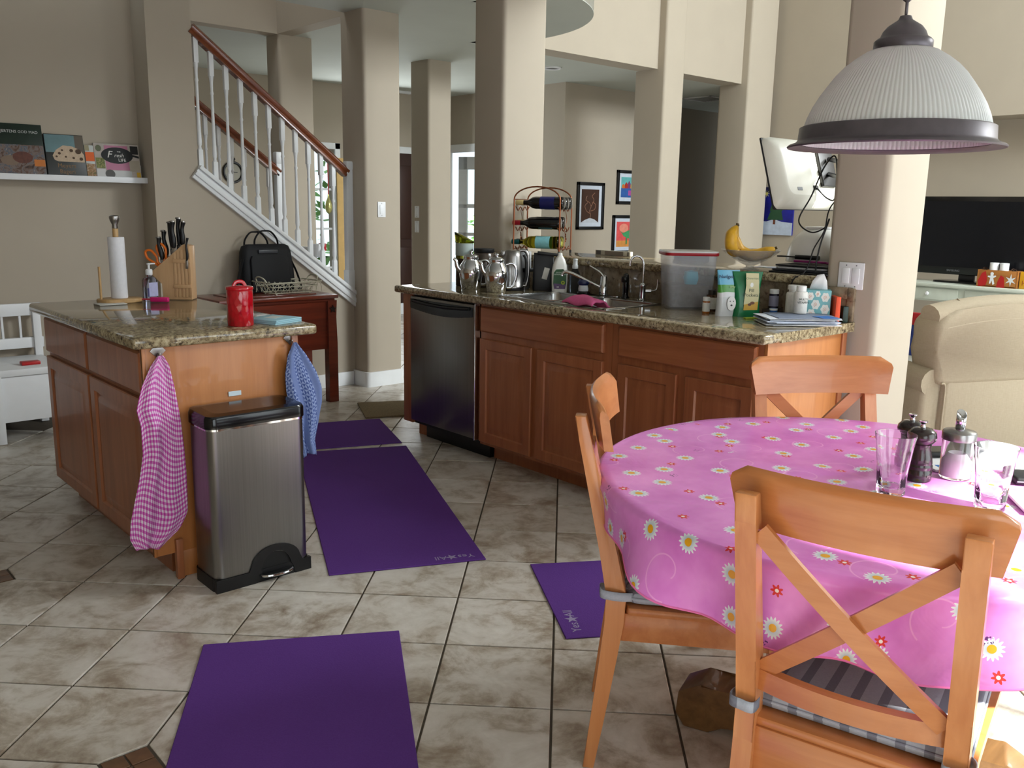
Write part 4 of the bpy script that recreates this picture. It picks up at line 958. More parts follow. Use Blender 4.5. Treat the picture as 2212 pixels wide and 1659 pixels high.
kt = thing('electric_kettle', 'brushed steel electric kettle with upright handle by the teapots', 'kettle', (3.36, 3.77, CZ), math.radians(-38))
g = G(); g.lathe([(0, 0), (.066, 0), (.068, .004), (.068, .014), (0, .014)], 28); g.obj('base', m_black, kt); g = G(); g.lathe([(0, .016), (.064, .016), (.064, .024), (.062, .026), (.060, .10), (.052, .19), (.046, .218), (.03, .226), (0, .228)], 32); g.obj('body', m_steel, kt, 60)
g = G(); g.tube(catmull([(.042, 0, .222), (.07, 0, .222), (.088, 0, .19), (.09, 0, .1), (.078, 0, .03), (.062, 0, .028)], 5), .013, 8, flat=.8); g.obj('handle', m_steel, kt, 60); g = G(); g.tube(catmull([(.064, -.008, .20), (.078, -.01, .17), (.08, -.01, .09), (.072, -.008, .045)], 5), .010, 8); g.obj('grip', m_black, kt, 60)
g = G(); g.box(-.066, -.035, -.016, .016, .19, .222, .006); g.obj('spout', m_steel, kt)
cg = thing('coffee_grinder', 'grey and steel coffee grinder between kettle and black bag', 'grinder', (3.47, 3.80, CZ))
g = G(); g.lathe([(0, 0), (.04, 0), (.042, .01), (.036, .08), (.04, .1), (0, .1)], 24); g.obj('body', mat((110, 110, 112), .3, .6), cg); g = G(); g.lathe([(.0, .1), (.044, .1), (.046, .115), (.046, .21), (.044, .215), (0, .215)], 24); g.obj('hopper', mat((168, 170, 172), .3), cg); g = G(); g.box(-.04, .04, -.052, -.03, .1, .122, .006); g.obj('switch', m_black, cg)
jr = thing('glass_jar', 'glass storage jar with black lid behind the teapots', 'jar', (3.36, 4.02, CZ))
g = G(); g.lathe([(0, 0), (.055, 0), (.058, .004), (.058, .19), (.052, .2)], 26); g.obj('jar', mat((70, 60, 52), .12), jr); g = G(); g.lathe([(.0, .2), (.058, .2), (.06, .203), (.06, .222), (.0, .225)], 26); g.obj('lid', m_black, jr)
bb = thing('coffee_bag', 'black folded coffee bag with white label behind the sink', 'bag', (3.50, 3.66, CZ), math.radians(-40))
g = G(); loft([row(.115, .07, 0, .01), row(.12, .075, .01, .012), row(.118, .07, .10, .012), row(.115, .045, .17, .008), row(.112, .02, .205, .004), row(.112, .014, .212, .003)], g); g.obj('pouch', mat((12, 12, 16), .45, var=.2), bb, 50)
g = G(); g.box(-.058, .062, -.02, .012, .200, .216, .003, T((0, 0, 0), ry=.10)); g.obj('folded_top', m_black, bb); g = G(); g.box(-.03, .0, -.0395, -.0385, .065, .13, 0, T((0, 0, 0), ry=.25)); g.obj('label', mat((196, 194, 186), .6), bb, 0)
ds = thing('dish_soap', 'white dish soap bottle with green label beside the sink', 'bottle', (3.505, 3.535, CZ), math.radians(-42))
g = G(); loft([row(.078, .046, 0, .015), row(.084, .05, .006, .018), row(.088, .05, .05, .02), row(.090, .05, .11, .02), row(.078, .046, .15, .02), row(.05, .036, .185, .016), row(.026, .024, .203, .011), row(.022, .022, .218, .0105)], g); g.obj('body', mat((222, 222, 216), .35, var=.02), ds, 60)
def sp(y=-.0262): return y
flat('label', ds, [(-.03, .02), (.03, .02), (.036, .05), (.037, .11), (.018, .13), (-.02, .128), (-.034, .11), (-.036, .05)], mat((44, 84, 52), .5), -.0255)
flat('label', ds, [(-.03, .02), (.03, .02), (.034, .045), (-.034, .05)], mat((84, 66, 100), .5, var=.3, scale=80), -.0260); flat('label', ds, ell(.018, .055, .011, .011, 12), mat((150, 170, 40), .5), -.0264); flat('label', ds, ell(.018, .055, .004, .004, 10), mat((50, 40, 30), .5), -.0268)
text('label_text', 'SEVENTH\nGENERATION', .0105, mat((200, 215, 200), .5), ds, FM(0, .105, -.0262)); text('label_text', '25', .014, m_white, ds, FM(-.01, .03, -.0266))
h2 = thing('hand_soap', 'clear pump soap bottle behind the white dish soap', 'bottle', (3.56, 3.47, CZ), .2)
g = G(); loft([row(.055, .05, 0, .015), row(.06, .055, .005, .018), row(.06, .055, .09, .018), row(.05, .046, .115, .018), row(.03, .03, .125, .013), row(.028, .028, .135, .013)], g); g.obj('body', glassmat('blue_soap', (170, 190, 214), .1, 1.2), h2, 60); g = G(); g.lathe([(.016, .133), (.017, .136), (.017, .15), (.013, .156), (.012, .178), (.014, .182), (.012, .188), (0, .189)], 16); g.obj('pump', mat((196, 200, 200), .4), h2)
br = thing('dish_brush', 'blue palm brush standing in its clear holder by the sink', 'brush', (3.50, 3.345, CZ+.004))
g = G(); g.lathe([(0, 0), (.036, 0), (.038, .008), (.034, .016), (0, .016)], 24); g.obj('dish', m_blackg, br); g = G(); g.lathe([(.0, .016), (.026, .018), (.028, .03), (.024, .05)], 20); g.obj('bristles', mat((200, 204, 210), .8), br); g = G(); g.lathe([(.0, .05), (.026, .05), (.032, .06), (.03, .07), (.016, .078), (0, .08)], 24); g.obj('knob', mat((22, 30, 76), .3), br)
# faucets
fa = thing('kitchen_faucet', 'chrome single lever faucet with long straight spout over the sink', 'faucet', (3.575, 3.265, CZ))
g = G(); g.prism(rrect(.06, .25, .029, 5), 0, .006, None, .002); g.obj('deck_plate', m_chrome, fa); g = G(); g.lathe([(0, .005), (.024, .005), (.024, .06), (.021, .066), (.019, .10), (.016, .105), (0, .106)], 20); g.obj('body', m_chrome, fa, 50)
g = G(); g.tube(catmull([(-.015, .008, .045), (-.06, .06, .075), (-.11, .125, .112), (-.135, .158, .122), (-.145, .17, .112), (-.147, .172, .10)], 6), .0085, 10); g.obj('spout', m_chrome, fa, 60)
g = G(); g.tube(catmull([(0, 0, .1), (-.012, .02, .125), (-.03, .05, .145), (-.042, .07, .158)], 5), (lambda q: .013-.007*q), 10, flat=.6); g.obj('lever', m_chrome, fa, 60)
sy = thing('sink_sprayer', 'black pull-out sprayer standing beside the faucet', 'sprayer', (3.565, 3.10, CZ))
g = G(); g.lathe([(0, 0), (.022, 0), (.023, .006), (.016, .012), (.015, .03), (.017, .05), (.017, .105), (.014, .125), (.0, .135)], 18); g.obj('body', m_blackg, sy, 60); g = G(); g.lathe([(0.0165, .085), (.0195, .087), (.0195, .11), (.016, .115)], 12, T((-.006, .002, 0))); g.obj('spray_head', m_black, sy, 60)
ff = thing('filter_faucet', 'small chrome gooseneck filter faucet with side lever', 'faucet', (3.555, 2.975, CZ))
g = G(); g.lathe([(0, 0), (.026, 0), (.026, .005), (.016, .012), (.0155, .03), (.0155, .07), (.017, .076), (.016, .085), (.007, .092), (0, .092)], 20); g.obj('body', m_chrome, ff, 50)
g = G(); g.tube(catmull([(0, 0, .088), (0, 0, .18), (-.008, .008, .215), (-.028, .026, .228), (-.046, .042, .215), (-.052, .048, .185), (-.052, .048, .178)], 6), .0055, 10); g.obj('gooseneck', m_chrome, ff, 60)
g = G(); g.cyl((.01, -.01, .05), (.03, -.03, .05), .011); g.tube(catmull([(.03, -.03, .05), (.05, -.045, .055), (.055, -.05, .075), (.056, -.052, .11)], 4), .004, 8); g.obj('lever', m_chrome, ff, 60)
# pink cloth over the sink rim
def cloth_patch(name, label, cat, fn, nu, nv, m, th_=.003, parent=None):
    g = G(); g.sheet([[fn(i/nu, j/nv) for j in range(nv+1)] for i in range(nu+1)]); o = g.obj(name, m, parent, 180, solid=th_, recalc=False)
    return tag(o, label, cat) if label else o
def pinkcloth(u, v):
    x = 3.060+.15*u; y = 2.865+.20*v+.02*u
    z = .924+.046*math.sin(PI*min(1, u*1.15))**.7*math.sin(PI*(.12+.8*v))+.006*math.sin(9*v+3*u)+.004*math.sin(11*u)
    return (x, y, z-.012*u)
cloth_patch('dishcloth', 'pink dishcloth draped over the front rim of the sink', 'cloth', pinkcloth, 16, 20, mat((206, 92, 140), .95, var=.06, scale=80, bump=.5), .008)
# big tub with red lid
tu = thing('storage_tub', 'translucent storage tub with red lid rim beside the sink', 'container', (3.50, 2.655, CZ), math.radians(-40))
m_tub = cloudy('cloudy_plastic', (200, 202, 208), .74, .25)
g = G(); outer = [row(.205, .175, .0, .03), row(.212, .18, .004, .03), row(.245, .20, .255, .03)]; inner = [row(.239, .194, .255, .028), row(.206, .174, .008, .028)]
g.sheet(outer+inner, closed=True); g.poly(outer[0][::-1]); g.poly(inner[-1]); g.obj('tub', m_tub, tu, 50)
g = G(); loft([row(.195, .16, .01, .03), row(.21, .175, .10, .03), row(.205, .17, .112, .03)], g); g.obj('contents', mat((104, 96, 96), .9, var=.3, scale=50, bump=1.0), tu, 50)
g = G(); loft([row(.255, .21, .252, .03), row(.258, .213, .256, .03), row(.258, .213, .266, .03)], g); g.obj('lid_rim', mat((150, 14, 28), .35), tu, 40); g = G(); loft([row(.256, .211, .2662, .03), row(.254, .209, .273, .03), row(.16, .13, .275, .03)], g); g.obj('lid', mat((198, 198, 196), .35), tu, 40)
g = G(); loft([row(.055, .05, .10, .015), row(.07, .06, .13, .02), row(.06, .055, .16, .02), row(.02, .02, .165, .008)], g); g.obj('scoop', mat((60, 200, 235), .4), tu, 60, (.01, -.035, .015))
def pill(label, loc, r, h, body, cap, capr=.85, ch=.02, band=None, rz=0):
    t = thing('pill_bottle', label, 'bottle', loc, rz)
    g = G(); g.lathe([(0, 0), (r*.94, 0), (r, .003), (r, h*.72), (r*.9, h*.78), (r*capr*.85, h*.8), (r*capr*.85, h-ch), (0, h-ch)], 24); g.obj('body', body, t, 50)
    g = G(); g.lathe([(0, h-ch), (r*capr, h-ch), (r*capr, h-.002), (r*capr-.002, h), (0, h)], 24, mod=lambda a, z: 1+.015*math.cos(24*a)); g.obj('cap', cap, t, 30)
    if band:
        g = G(); g.lathe([(r*1.012, h*.12), (r*1.014, h*.12), (r*1.014, h*.66), (r*1.012, h*.66)], 24); g.obj('label', band, t, 50)
    return t
m_cap = mat((220, 220, 218), .4, var=.03); m_lab = mat((214, 212, 206), .5, var=.08, scale=90)
pill('small white labelled pill bottle with orange base in front of the tub', (3.37, 2.44, CZ), .017, .075, mat((150, 84, 30), .2), m_cap, .95, .018, m_lab)
pill('brown glass pill bottle half hidden behind the small white one', (3.46, 2.475, CZ), .027, .10, mat((70, 38, 16), .1), mat((40, 38, 36), .3), .7, .025, m_lab)
# treat pouches
def pouch(name, label, loc, rz, w_, h, d, m):
    t = thing(name, label, 'pouch', loc, rz); g = G()
    rows = []
    for k in range(9):
        q_ = k/8; dd = d*(1-q_**2*.96)*(1 if k else .9); ww = w_*(1-.12*math.sin(PI*q_))*(1+.05*q_)
        rows.append([(x, y, h*q_) for x, y in rrect(ww, max(dd, .004), max(dd, .004)*.48, 4)])
    loft(rows, g); g.obj('pouch', m, t, 70); return t
def stripes(name, stops):
    m, p, N = base(name, .22); c = N.add('ShaderNodeTexCoord'); s_ = N.add('ShaderNodeSeparateXYZ'); N.link(c.outputs['Object'], s_.inputs[0])
    f = N.math('ADD', N.math('MULTIPLY', s_.outputs[2], 4.5), N.math('MULTIPLY', N.noise(c.outputs['Object'], 14, 1), .05))
    N.link(N.ramp(f, [(a, rgb(b)) for a, b in stops], 'CONSTANT'), p.inputs['Base Color']); return m
nd = pouch('treat_pouch', 'blue green and silver dog treat pouch beside the tub', (3.37, 2.33, CZ), math.radians(-36), .10, .205, .05, stripes('nudges_print', [(0, (196, 198, 200)), (.40, (206, 206, 208)), (.50, (70, 140, 50)), (.66, (96, 168, 200))]))
m_navy = mat((20, 40, 76), .4)
text('brand_text', 'Nudges', .0225, m_navy, nd, FM(-.012, .176, -.012)); flat('dog_print', nd, ell(.012, .058, .020, .032, 14), mat((226, 224, 222), .4), -.0300); flat('dog_print', nd, ell(.012, .05, .005, .004, 8), mat((20, 20, 20), .4), -.0304)
for dx in (-.007, .008): flat('dog_print', nd, ell(.012+dx, .068, .0025, .0025, 8), mat((20, 20, 20), .4), -.0304)
text('print_text', 'jerky', .012, mat((190, 214, 150), .4), nd, FM(.015, .132, -.0235))
pp_ = pouch('treat_pouch', 'green and cream pill treat pouch in front of the fruit bowl', (3.43, 2.27, CZ), math.radians(-42), .13, .20, .065, mat((20, 104, 62), .25, var=.25, scale=16))
flat('front_panel', pp_, [(-.018, .055), (.045, .05), (.048, .11), (.04, .195), (-.016, .195), (-.012, .14)], mat((206, 198, 152), .35, var=.05), -.0335)
flat('front_panel', pp_, [(-.018, .03), (.044, .032), (.046, .07), (-.016, .055)], mat((200, 156, 50), .35), -.0342)
text('print_text', 'Greenies', .015, mat((40, 84, 50), .4), pp_, FM(.013, .172, -.0338), shear=.2); text('print_text', 'Pill\nPockets', .0205, mat((34, 60, 36), .4), pp_, FM(.013, .108, -.0346))
flat('dog_print', pp_, ell(.013, .143, .007, .011, 12), mat((236, 236, 232), .4), -.034); flat('treat_print', pp_, ell(.02, .063, .010, .007, 10), mat((110, 60, 30), .4), -.035); flat('treat_print', pp_, ell(.008, .056, .008, .006, 10), mat((90, 46, 24), .4), -.0352)
# fruit bowl on the ledge with bananas
fb = thing('fruit_bowl', 'shallow clear glass bowl on a foot standing on the bar ledge', 'bowl', (3.70, 2.44, LZ))
g = G(); g.lathe([(0, 0), (.045, 0), (.047, .003), (.02, .012), (.02, .02), (.05, .034), (.105, .066), (.138, .092), (.140, .094), (.137, .096), (.103, .071), (.05, .041), (0, .034)], 40); g.obj('bowl', cloudy('frosted_bowl', (190, 188, 184), .55, .15), fb, 60)
def banana(label, pts, loc):
    t = thing('banana', label, 'banana', loc, 0, None); P = catmull(pts, 7)
    g = G(); g.tube(P, lambda q_: .029*(min(1, .30+2.6*q_) if q_ < .27 else min(1, .34+2.0*(1-q_))), 9); g.obj('peel', mat((206, 156, 36), .45, var=.2, scale=26), t, 55)
    g = G(); g.tube([P[0], P[0]+(P[0]-P[2])*1.1], lambda q_: .0055+.002*q_, 8); g.obj('stem', mat((92, 74, 34), .7), t)
    g = G(); g.tube([P[-1], P[-1]+(P[-1]-P[-2])*.7], .005, 7); g.obj('tip', mat((50, 38, 24), .7), t)
c42 = Vector((math.cos(HEAD), -math.sin(HEAD), 0)); f42 = Vector((math.sin(HEAD), math.cos(HEAD), 0))
def LV(a, b, z): return c42*a+f42*b+Vector((0, 0, z))
banana('banana at the back of the glass bowl with its end curling upwards on the right', [LV(-.075, 0, .205), LV(-.082, 0, .15), LV(-.058, 0, .095), LV(0, 0, .068), LV(.06, 0, .076), LV(.10, 0, .088)], (3.70, 2.44, LZ))
banana('thicker front banana rising steeply from the glass bowl', [LV(-.080, -.02, .20), LV(-.105, -.035, .165), LV(-.108, -.04, .12), LV(-.085, -.03, .08), LV(-.03, -.035, .075)], (3.70, 2.44, LZ+.004))
banana('banana lying along the bowl front with a dark hooked stem', [LV(.10, -.045, .098), LV(.06, -.04, .077), LV(.0, -.04, .066), LV(-.06, -.035, .085)], (3.70, 2.44, LZ+.006))
# counter end: papers, bottles, tissues
pa = thing('paper_stack', 'untidy stack of mail and papers at the counter end', 'papers', (3.40, 1.99, CZ), math.radians(-38))
rnd = random.Random(5)
for k in range(11):
    g = G(); w_, d_ = rnd.uniform(.24, .33), rnd.uniform(.16, .2); g.box(-w_/2, w_/2, -d_/2, d_/2, 0, .0026, 0, T((rnd.uniform(-.015, .015), rnd.uniform(-.015, .015), .0032*k+.0002), rnd.uniform(-.09, .09)))
    g.obj('sheet', mat(rnd.choice([(214, 218, 226), (196, 204, 220), (222, 222, 222), (120, 130, 150)]), .6, var=.05), pa, 0)
g = G(); g.box(-.035, .035, -.12, -.04, .0358, .0368, 0, T((.07, 0, 0), .2)); g.obj('blue_card', mat((30, 96, 170), .5), pa, 0)
PZ = CZ+.0372
pill('large white vitamin bottle standing on the papers behind the shorter one', (3.515, 2.085, PZ-.037), .033, .150, m_lab, m_cap, .8, .02)
mb = pill('white supplement bottle standing in front on the papers', (3.455, 2.015, PZ), .029, .118, m_lab, m_cap, .72, .024)
text('label_text', 'MULTI\nVITAMIN', .013, mat((60, 70, 60), .5), mb, facing((-.018, -.0235, .055), (.79, -.61, 0)))
pill('small dark pill bottle with white cap against the backsplash', (3.60, 2.235, CZ+.028), .0215, .088, mat((26, 20, 44), .2), m_cap, .98, .02, mat((140, 138, 160), .5))
g = G(); g.box(-.05, .05, -.028, .028, 0, .027, .003); tag(g.obj('clear_box', glassmat('clear_plastic', (190, 180, 180), .1, 1.2), None, 30, (3.60, 2.235, CZ), ), 'low clear plastic box under the dark pill bottle', 'box')
bc = thing('small_cup', 'small blue and white cup beside the papers', 'cup', (3.515, 2.18, CZ)); g = G(); g.lathe([(0, 0), (.016, 0), (.0175, .038), (.016, .038), (.0145, .003), (0, .003)], 20); g.obj('cup', mat((34, 92, 170), .3), bc, 50); g = G(); g.lathe([(.0178, .030), (.0182, .03), (.0182, .039), (.0176, .039)], 20); g.obj('rim', m_white, bc)
g = G(); g.box(-.09, .05, -.012, .012, 0, .006, .002, T((0, 0, 0), -.5)); tag(g.obj('green_stick', mat((150, 172, 40), .5), None, 30, (3.42, 2.17, CZ)), 'lime green plastic strip lying behind the papers', 'strip')
tx = thing('tissue_box', 'pale blue tissue box with white flowers on the counter end', 'tissue box', (3.572, 2.0, CZ), math.radians(-58)); tx.scale = (.9, .9, 1.08)
g = G(); g.box(-.056, .056, -.056, .056, 0, .125, .002); g.obj('carton', mat((120, 178, 184), .5, var=.04), tx, 30)
for i, (x, z, r) in enumerate([(-.03, .03, .019), (.012, .018, .014), (.032, .05, .019), (-.012, .068, .019), (.03, .098, .018), (-.038, .1, .016), (-.005, .11, .012)]):
    g = G(); n_ = 30; g.prism([(x+r*(1+.1*math.cos(6*2*PI*k/n_))*math.cos(2*PI*k/n_), z+r*(1+.1*math.cos(6*2*PI*k/n_))*math.sin(2*PI*k/n_)) for k in range(n_)], 0, .0005, Matrix.Translation((0, -.0562, 0)) @ Matrix.Rotation(PI/2, 4, 'X')); f_ = g.obj('flower_print', mat((226, 226, 220), .5), tx, 0)
    g = G(); g.tube([(x+r*.5*q_/12*math.cos(q_*.9), -.0570, z+r*.5*q_/12*math.sin(q_*.9)) for q_ in range(13)], .0008, 5); g.obj('swirl', mat((216, 150, 120), .5), f_)
g = G(); pt = [(-.045, 0, .122), (-.02, .01, .125), (.012, -.004, .124), (.04, .0, .122)]; tp = [(-.032, .0, .158), (-.012, .012, .182), (.018, -.006, .188), (.034, .004, .160)]
g.sheet([pt, [lerp(Vector(a), Vector(b), .5)+Vector((0, .008*(-1)**i, 0)) for i, (a, b) in enumerate(zip(pt, tp))], tp]); g.obj('tissue', mat((232, 232, 234), .9), tx, 60, solid=.001)
g = G(); g.box(-.010, .010, -.045, .045, 0, .112, .002); tag(g.obj('orange_box', mat((214, 70, 24), .5), None, 30, (3.578, 1.922, CZ), )  , 'narrow orange carton standing beside the tissue box', 'box').rotation_euler = (0, 0, math.radians(-44))
g = G(); g.box(-.012, .012, -.02, .02, 0, .07, .003); o = tag(g.obj('dark_green_box', mat((10, 40, 32), .4), None, 30, (3.606, 1.893, CZ)), 'dark green box at the very end of the counter by the column', 'box'); o.rotation_euler = (0, 0, math.radians(-40))

# ================================================================== wine rack and bottles on the ledge
m_cop = mat((150, 88, 58), .3, .9, var=.1)
WR = Vector((3.80, 3.99, LZ)); WA = math.radians(-60)
wr = thing('wine_rack', 'arched copper wire wine rack on the bar ledge', 'wine rack', WR, WA)
RW, RD, RH = .285, .27, .32
for y in (-RD/2, RD/2):
    g = G(); arch = [(-RW/2, y, .0), (-RW/2, y, RH)]+[(-RW/2*math.cos(PI*k/14), y, RH+.075*math.sin(PI*k/14)) for k in range(1, 14)]+[(RW/2, y, RH), (RW/2, y, 0)]
    g.tube(arch, .0045, 8); g.obj('arch', m_cop, wr, 60)
for x in (-RW/2, RW/2):
    for z in (.028, RH):
        g = G(); g.tube([(x, -RD/2, z), (x, RD/2, z)], .0032, 6); g.obj('crossbar', m_cop, wr)
    for z in (.03, .145, .265):
        g = G(); g.tube([(x*.92, -RD/2+RD*k/36, z+.011*math.cos(2*PI*k/12)) for k in range(37)], .0032, 6); g.obj('wave_support', m_cop, wr, 60)
    g = G(); g.tube(catmull([(x, -.03, .03), (x, .005, .10), (x, -.02, .15), (x, .025, .20), (x, -.005, .26)], 5), .0016, 5)
    for k in range(7): g.lathe([(0, -.006), (.006, 0), (0, .006)], 8, T((x, .012+.008*math.cos(k*2.1), .085+.008*k-.018*(k % 2)+.0)))
    g.obj('vine_ornament', m_cop, wr, 60)
for x in (-RW/2, RW/2):
    for y in (-RD/2, RD/2):
        g = G(); g.lathe([(0, 0), (.007, 0), (.007, .018), (0, .018)], 10); g.obj('rubber_foot', m_black, wr, 40, (x, y, 0))
def wine(label, yloc, z, glass, cap, lab, white=False, s_=1, shift=0):
    o = WR+Matrix.Rotation(WA, 3, 'Z') @ Vector((.135+shift, yloc, z))
    t = thing('wine_bottle', label, 'wine bottle', o, WA, 'bottles in the wine rack'); Mx = T((0, 0, 0), ry=-PI/2)   # axis along local -x: base at origin
    g = G(); g.lathe([(0, 0), (.030, 0), (.036, .004), (.037, .012), (.037, .175), (.034, .195), (.018, .222), (.0145, .235), (.0145, .285), (0, .285)], 24, Mx); g.obj('glass', glass, t, 60)
    g = G(); g.lathe([(.0152, .252), (.0155, .252), (.0155, .30), (.0148, .302), (0, .302)], 16, Mx); g.obj('capsule', cap, t, 50)
    g = G(); g.lathe([(.0373, .055), (.0377, .055), (.0377, .145), (.0373, .145)], 24, Mx); g.obj('label', lab, t, 50)
    return t
m_dkg = mat((12, 12, 14), .06, coat=.4); m_wg = glassmat('white_wine_glass', (176, 172, 84), .04, 1.25)
blk = mat((20, 20, 24), .4); wht = mat((206, 206, 210), .5); cream = mat((206, 188, 130), .5); navy = mat((22, 26, 90), .4); rdl = mat((170, 24, 40), .4); crm = mat((190, 184, 168), .5); teal = mat((20, 88, 90), .3); aqua = mat((140, 206, 214), .5, var=.1, scale=60)
for k, (yl, z, gl, cp, lb, lab) in enumerate([(.085, .302, m_dkg, blk, m_dkg, 'dark wine bottle with black capsule at the back of the top row'), (0, .300, m_dkg, wht, navy, 'dark wine bottle with white capsule in the middle of the top row'), (-.085, .302, m_dkg, cream, navy, 'dark wine bottle with blue label at the front of the top row'),
        (.045, .183, m_dkg, cream, crm, 'dark wine bottle at the back of the middle row'), (-.045, .181, m_dkg, rdl, m_dkg, 'dark wine bottle with red capsule at the front of the middle row'),
        (.045, .066, m_wg, blk, cream, 'white wine bottle at the back of the bottom row'), (-.045, .066, m_wg, teal, aqua, 'white wine bottle with aqua label at the front of the bottom row')]):
    wine(lab, yl, z, gl, cp, lb, shift=(.02 if k < 3 else -.01 if k < 5 else -.015))

# ================================================================== ledge clutter and small wall television
tr = thing('mosaic_tray', 'low tray edged with grey and white stone tiles on the bar ledge', 'tray', (4.02, 3.60, LZ))
g = G(); g.box(-.012, .012, -.14, .14, 0, .028, .002); g.obj('edge', mat((196, 190, 176), .4), tr, 30)
for y0, y1, c in ((-.13, -.115, (110, 104, 100)), (-.085, .06, (132, 120, 110)), (.095, .13, (96, 92, 90))):
    g = G(); g.box(-.0135, -.0115, y0, y1, .002, .026); g.obj('tile', mat(c, .4), tr, 0)
tk = thing('serving_trays', 'stack of dark plastic trays and folders on the bar ledge by the column', 'trays', (3.80, 2.16, LZ), .05)
for k, (c, w_) in enumerate([((16, 16, 18), .30), ((28, 30, 34), .28), ((150, 150, 150), .25), ((20, 20, 24), .27)]):
    g = G(); g.prism(rrect(.32-.02*k, w_, .02, 3), .010*k, .010*k+.008, None, .002); g.obj('tray', mat(c, .4), tk, 30)
pk = thing('plastic_spatula', 'purple plastic spatula lying on the ledge trays', 'utensil', (3.74, 2.17, LZ+.048), PI/2)
g = G(); g.box(-.12, .06, -.010, .010, 0, .01, .004); g.obj('handle', mat((130, 22, 96), .4), pk, 40); g = G(); g.box(-.19, -.115, -.03, .03, 0, .007, .003); g.obj('blade', mat((130, 22, 96), .4), pk, 40)
gf = thing('grill_fork', 'dark grill fork lying across the ledge trays', 'utensil', (3.80, 2.20, LZ+.062), PI/2)
g = G(); g.cyl((-.06, 0, .006), (.06, 0, .006), .010); g.obj('handle', m_black, gf); g = G()
for dy in (-.014, 0, .014): g.cyl((.06, dy*.4, .006), (.15, dy, .006), .003, n=6)
g.obj('tines', m_black, gf)
wbx = thing('white_bowl', 'glossy white upturned bowl on the ledge beside the column', 'bowl', (3.95, 2.235, LZ+.041), 0); wbx.scale = (1.3, 1.3, 1.25)
g = G(); g.lathe([(.11, 0), (.112, .004), (.105, .05), (.085, .095), (.05, .125), (.0, .135)], 32); g.obj('bowl', mat((226, 226, 222), .25, var=.02), wbx, 60); g = G(); g.lathe([(.05, .126), (.05, .133), (.0, .134)], 24); g.obj('foot_ring', m_white, wbx)
tv = thing('small_television', 'small white television seen from behind on a wall arm at the column', 'television', (3.968, 2.35, 1.558), 0)
# local frame: x = screen width direction, y = screen normal (away), z up, then tilted
Mt = Matrix.Rotation(math.radians(-17), 4, 'X') @ Matrix.Diagonal((1.2, 1, 1.04, 1))
g = G(); g.box(-.235, .235, .022, .034, -.165, .165, .006, Mt); g.obj('front_bezel', m_black, tv, 40)
g = G(); g.M = Mt
loft([[(x, .024, z) for x, z in rrect(.465, .325, .02, 4)], [(x, .0, z) for x, z in rrect(.46, .32, .03, 4)], [(x, -.028, z) for x, z in rrect(.40, .26, .04, 4)], [(x, -.034, z) for x, z in rrect(.36, .22, .04, 4)]], g); g.obj('back_shell', mat((214, 212, 200), .3, var=.02), tv, 50)
g = G(); g.box(.0, .03, -.040, -.033, -.085, -.065, .002, Mt); g.obj('socket', m_black, tv, 30); g = G(); g.box(-.12, -.085, -.036, -.031, -.09, -.075, .001, Mt); g.obj('port', m_grey, tv, 0)
g = G(); g.box(.06, .17, -.052, -.033, -.07, .11, .004, Mt); g.obj('mount_plate', m_black, tv, 30)
g = G(); pa0 = Mt @ Vector((.12, -.05, .02)); pe = Vector((3.96-3.968, 2.045-2.35, 1.53-1.558)); mid = (pa0+pe)/2+Vector((-.05, .0, .01))
for dz in (-.03, .04): g.tube([pa0+Vector((0, 0, dz)), mid+Vector((0, 0, dz)), pe+Vector((0, 0, dz))], .011, 8)
g.obj('wall_arm', m_black, tv, 40); g = G(); g.box(pe.x-.08, pe.x+.03, pe.y-.02, pe.y+.012, pe.z-.14, pe.z+.09, .004); g.obj('wall_bracket', m_black, tv, 30)
def cable(label, pts, r=.0035):
    g = G(); g.tube(catmull(pts, 8), r, 7); tag(g.obj('power_cable', m_black, None, 60), label, 'cable')
A0 = Vector((3.968, 2.35, 1.558))+(Mt @ Vector((.012, -.042, -.078)))
cable('black cable looping from the television socket down to the ledge', [A0, A0+Vector((.02, -.05, -.05)), A0+Vector((.0, -.10, -.04)), (3.80, 2.10, 1.62), (3.78, 2.14, 1.58), (3.74, 2.17, 1.45), (3.70, 2.20, 1.34), (3.69, 2.13, 1.29), (3.68, 2.06, 1.31), (3.68, 2.04, 1.35), (3.67, 2.045, 1.31), (3.66, 2.06, 1.24), (3.655, 2.07, 1.16), (3.648, 2.065, 1.12)])
cable('second black cable dropping beside the column to the backsplash', [(3.86, 2.05, 1.50), (3.70, 2.05, 1.40), (3.665, 2.05, 1.30), (3.66, 2.09, 1.22), (3.65, 2.10, 1.16), (3.625, 2.11, 1.11), (3.60, 2.14, 1.085), (3.597, 2.16, 1.03)], .003)
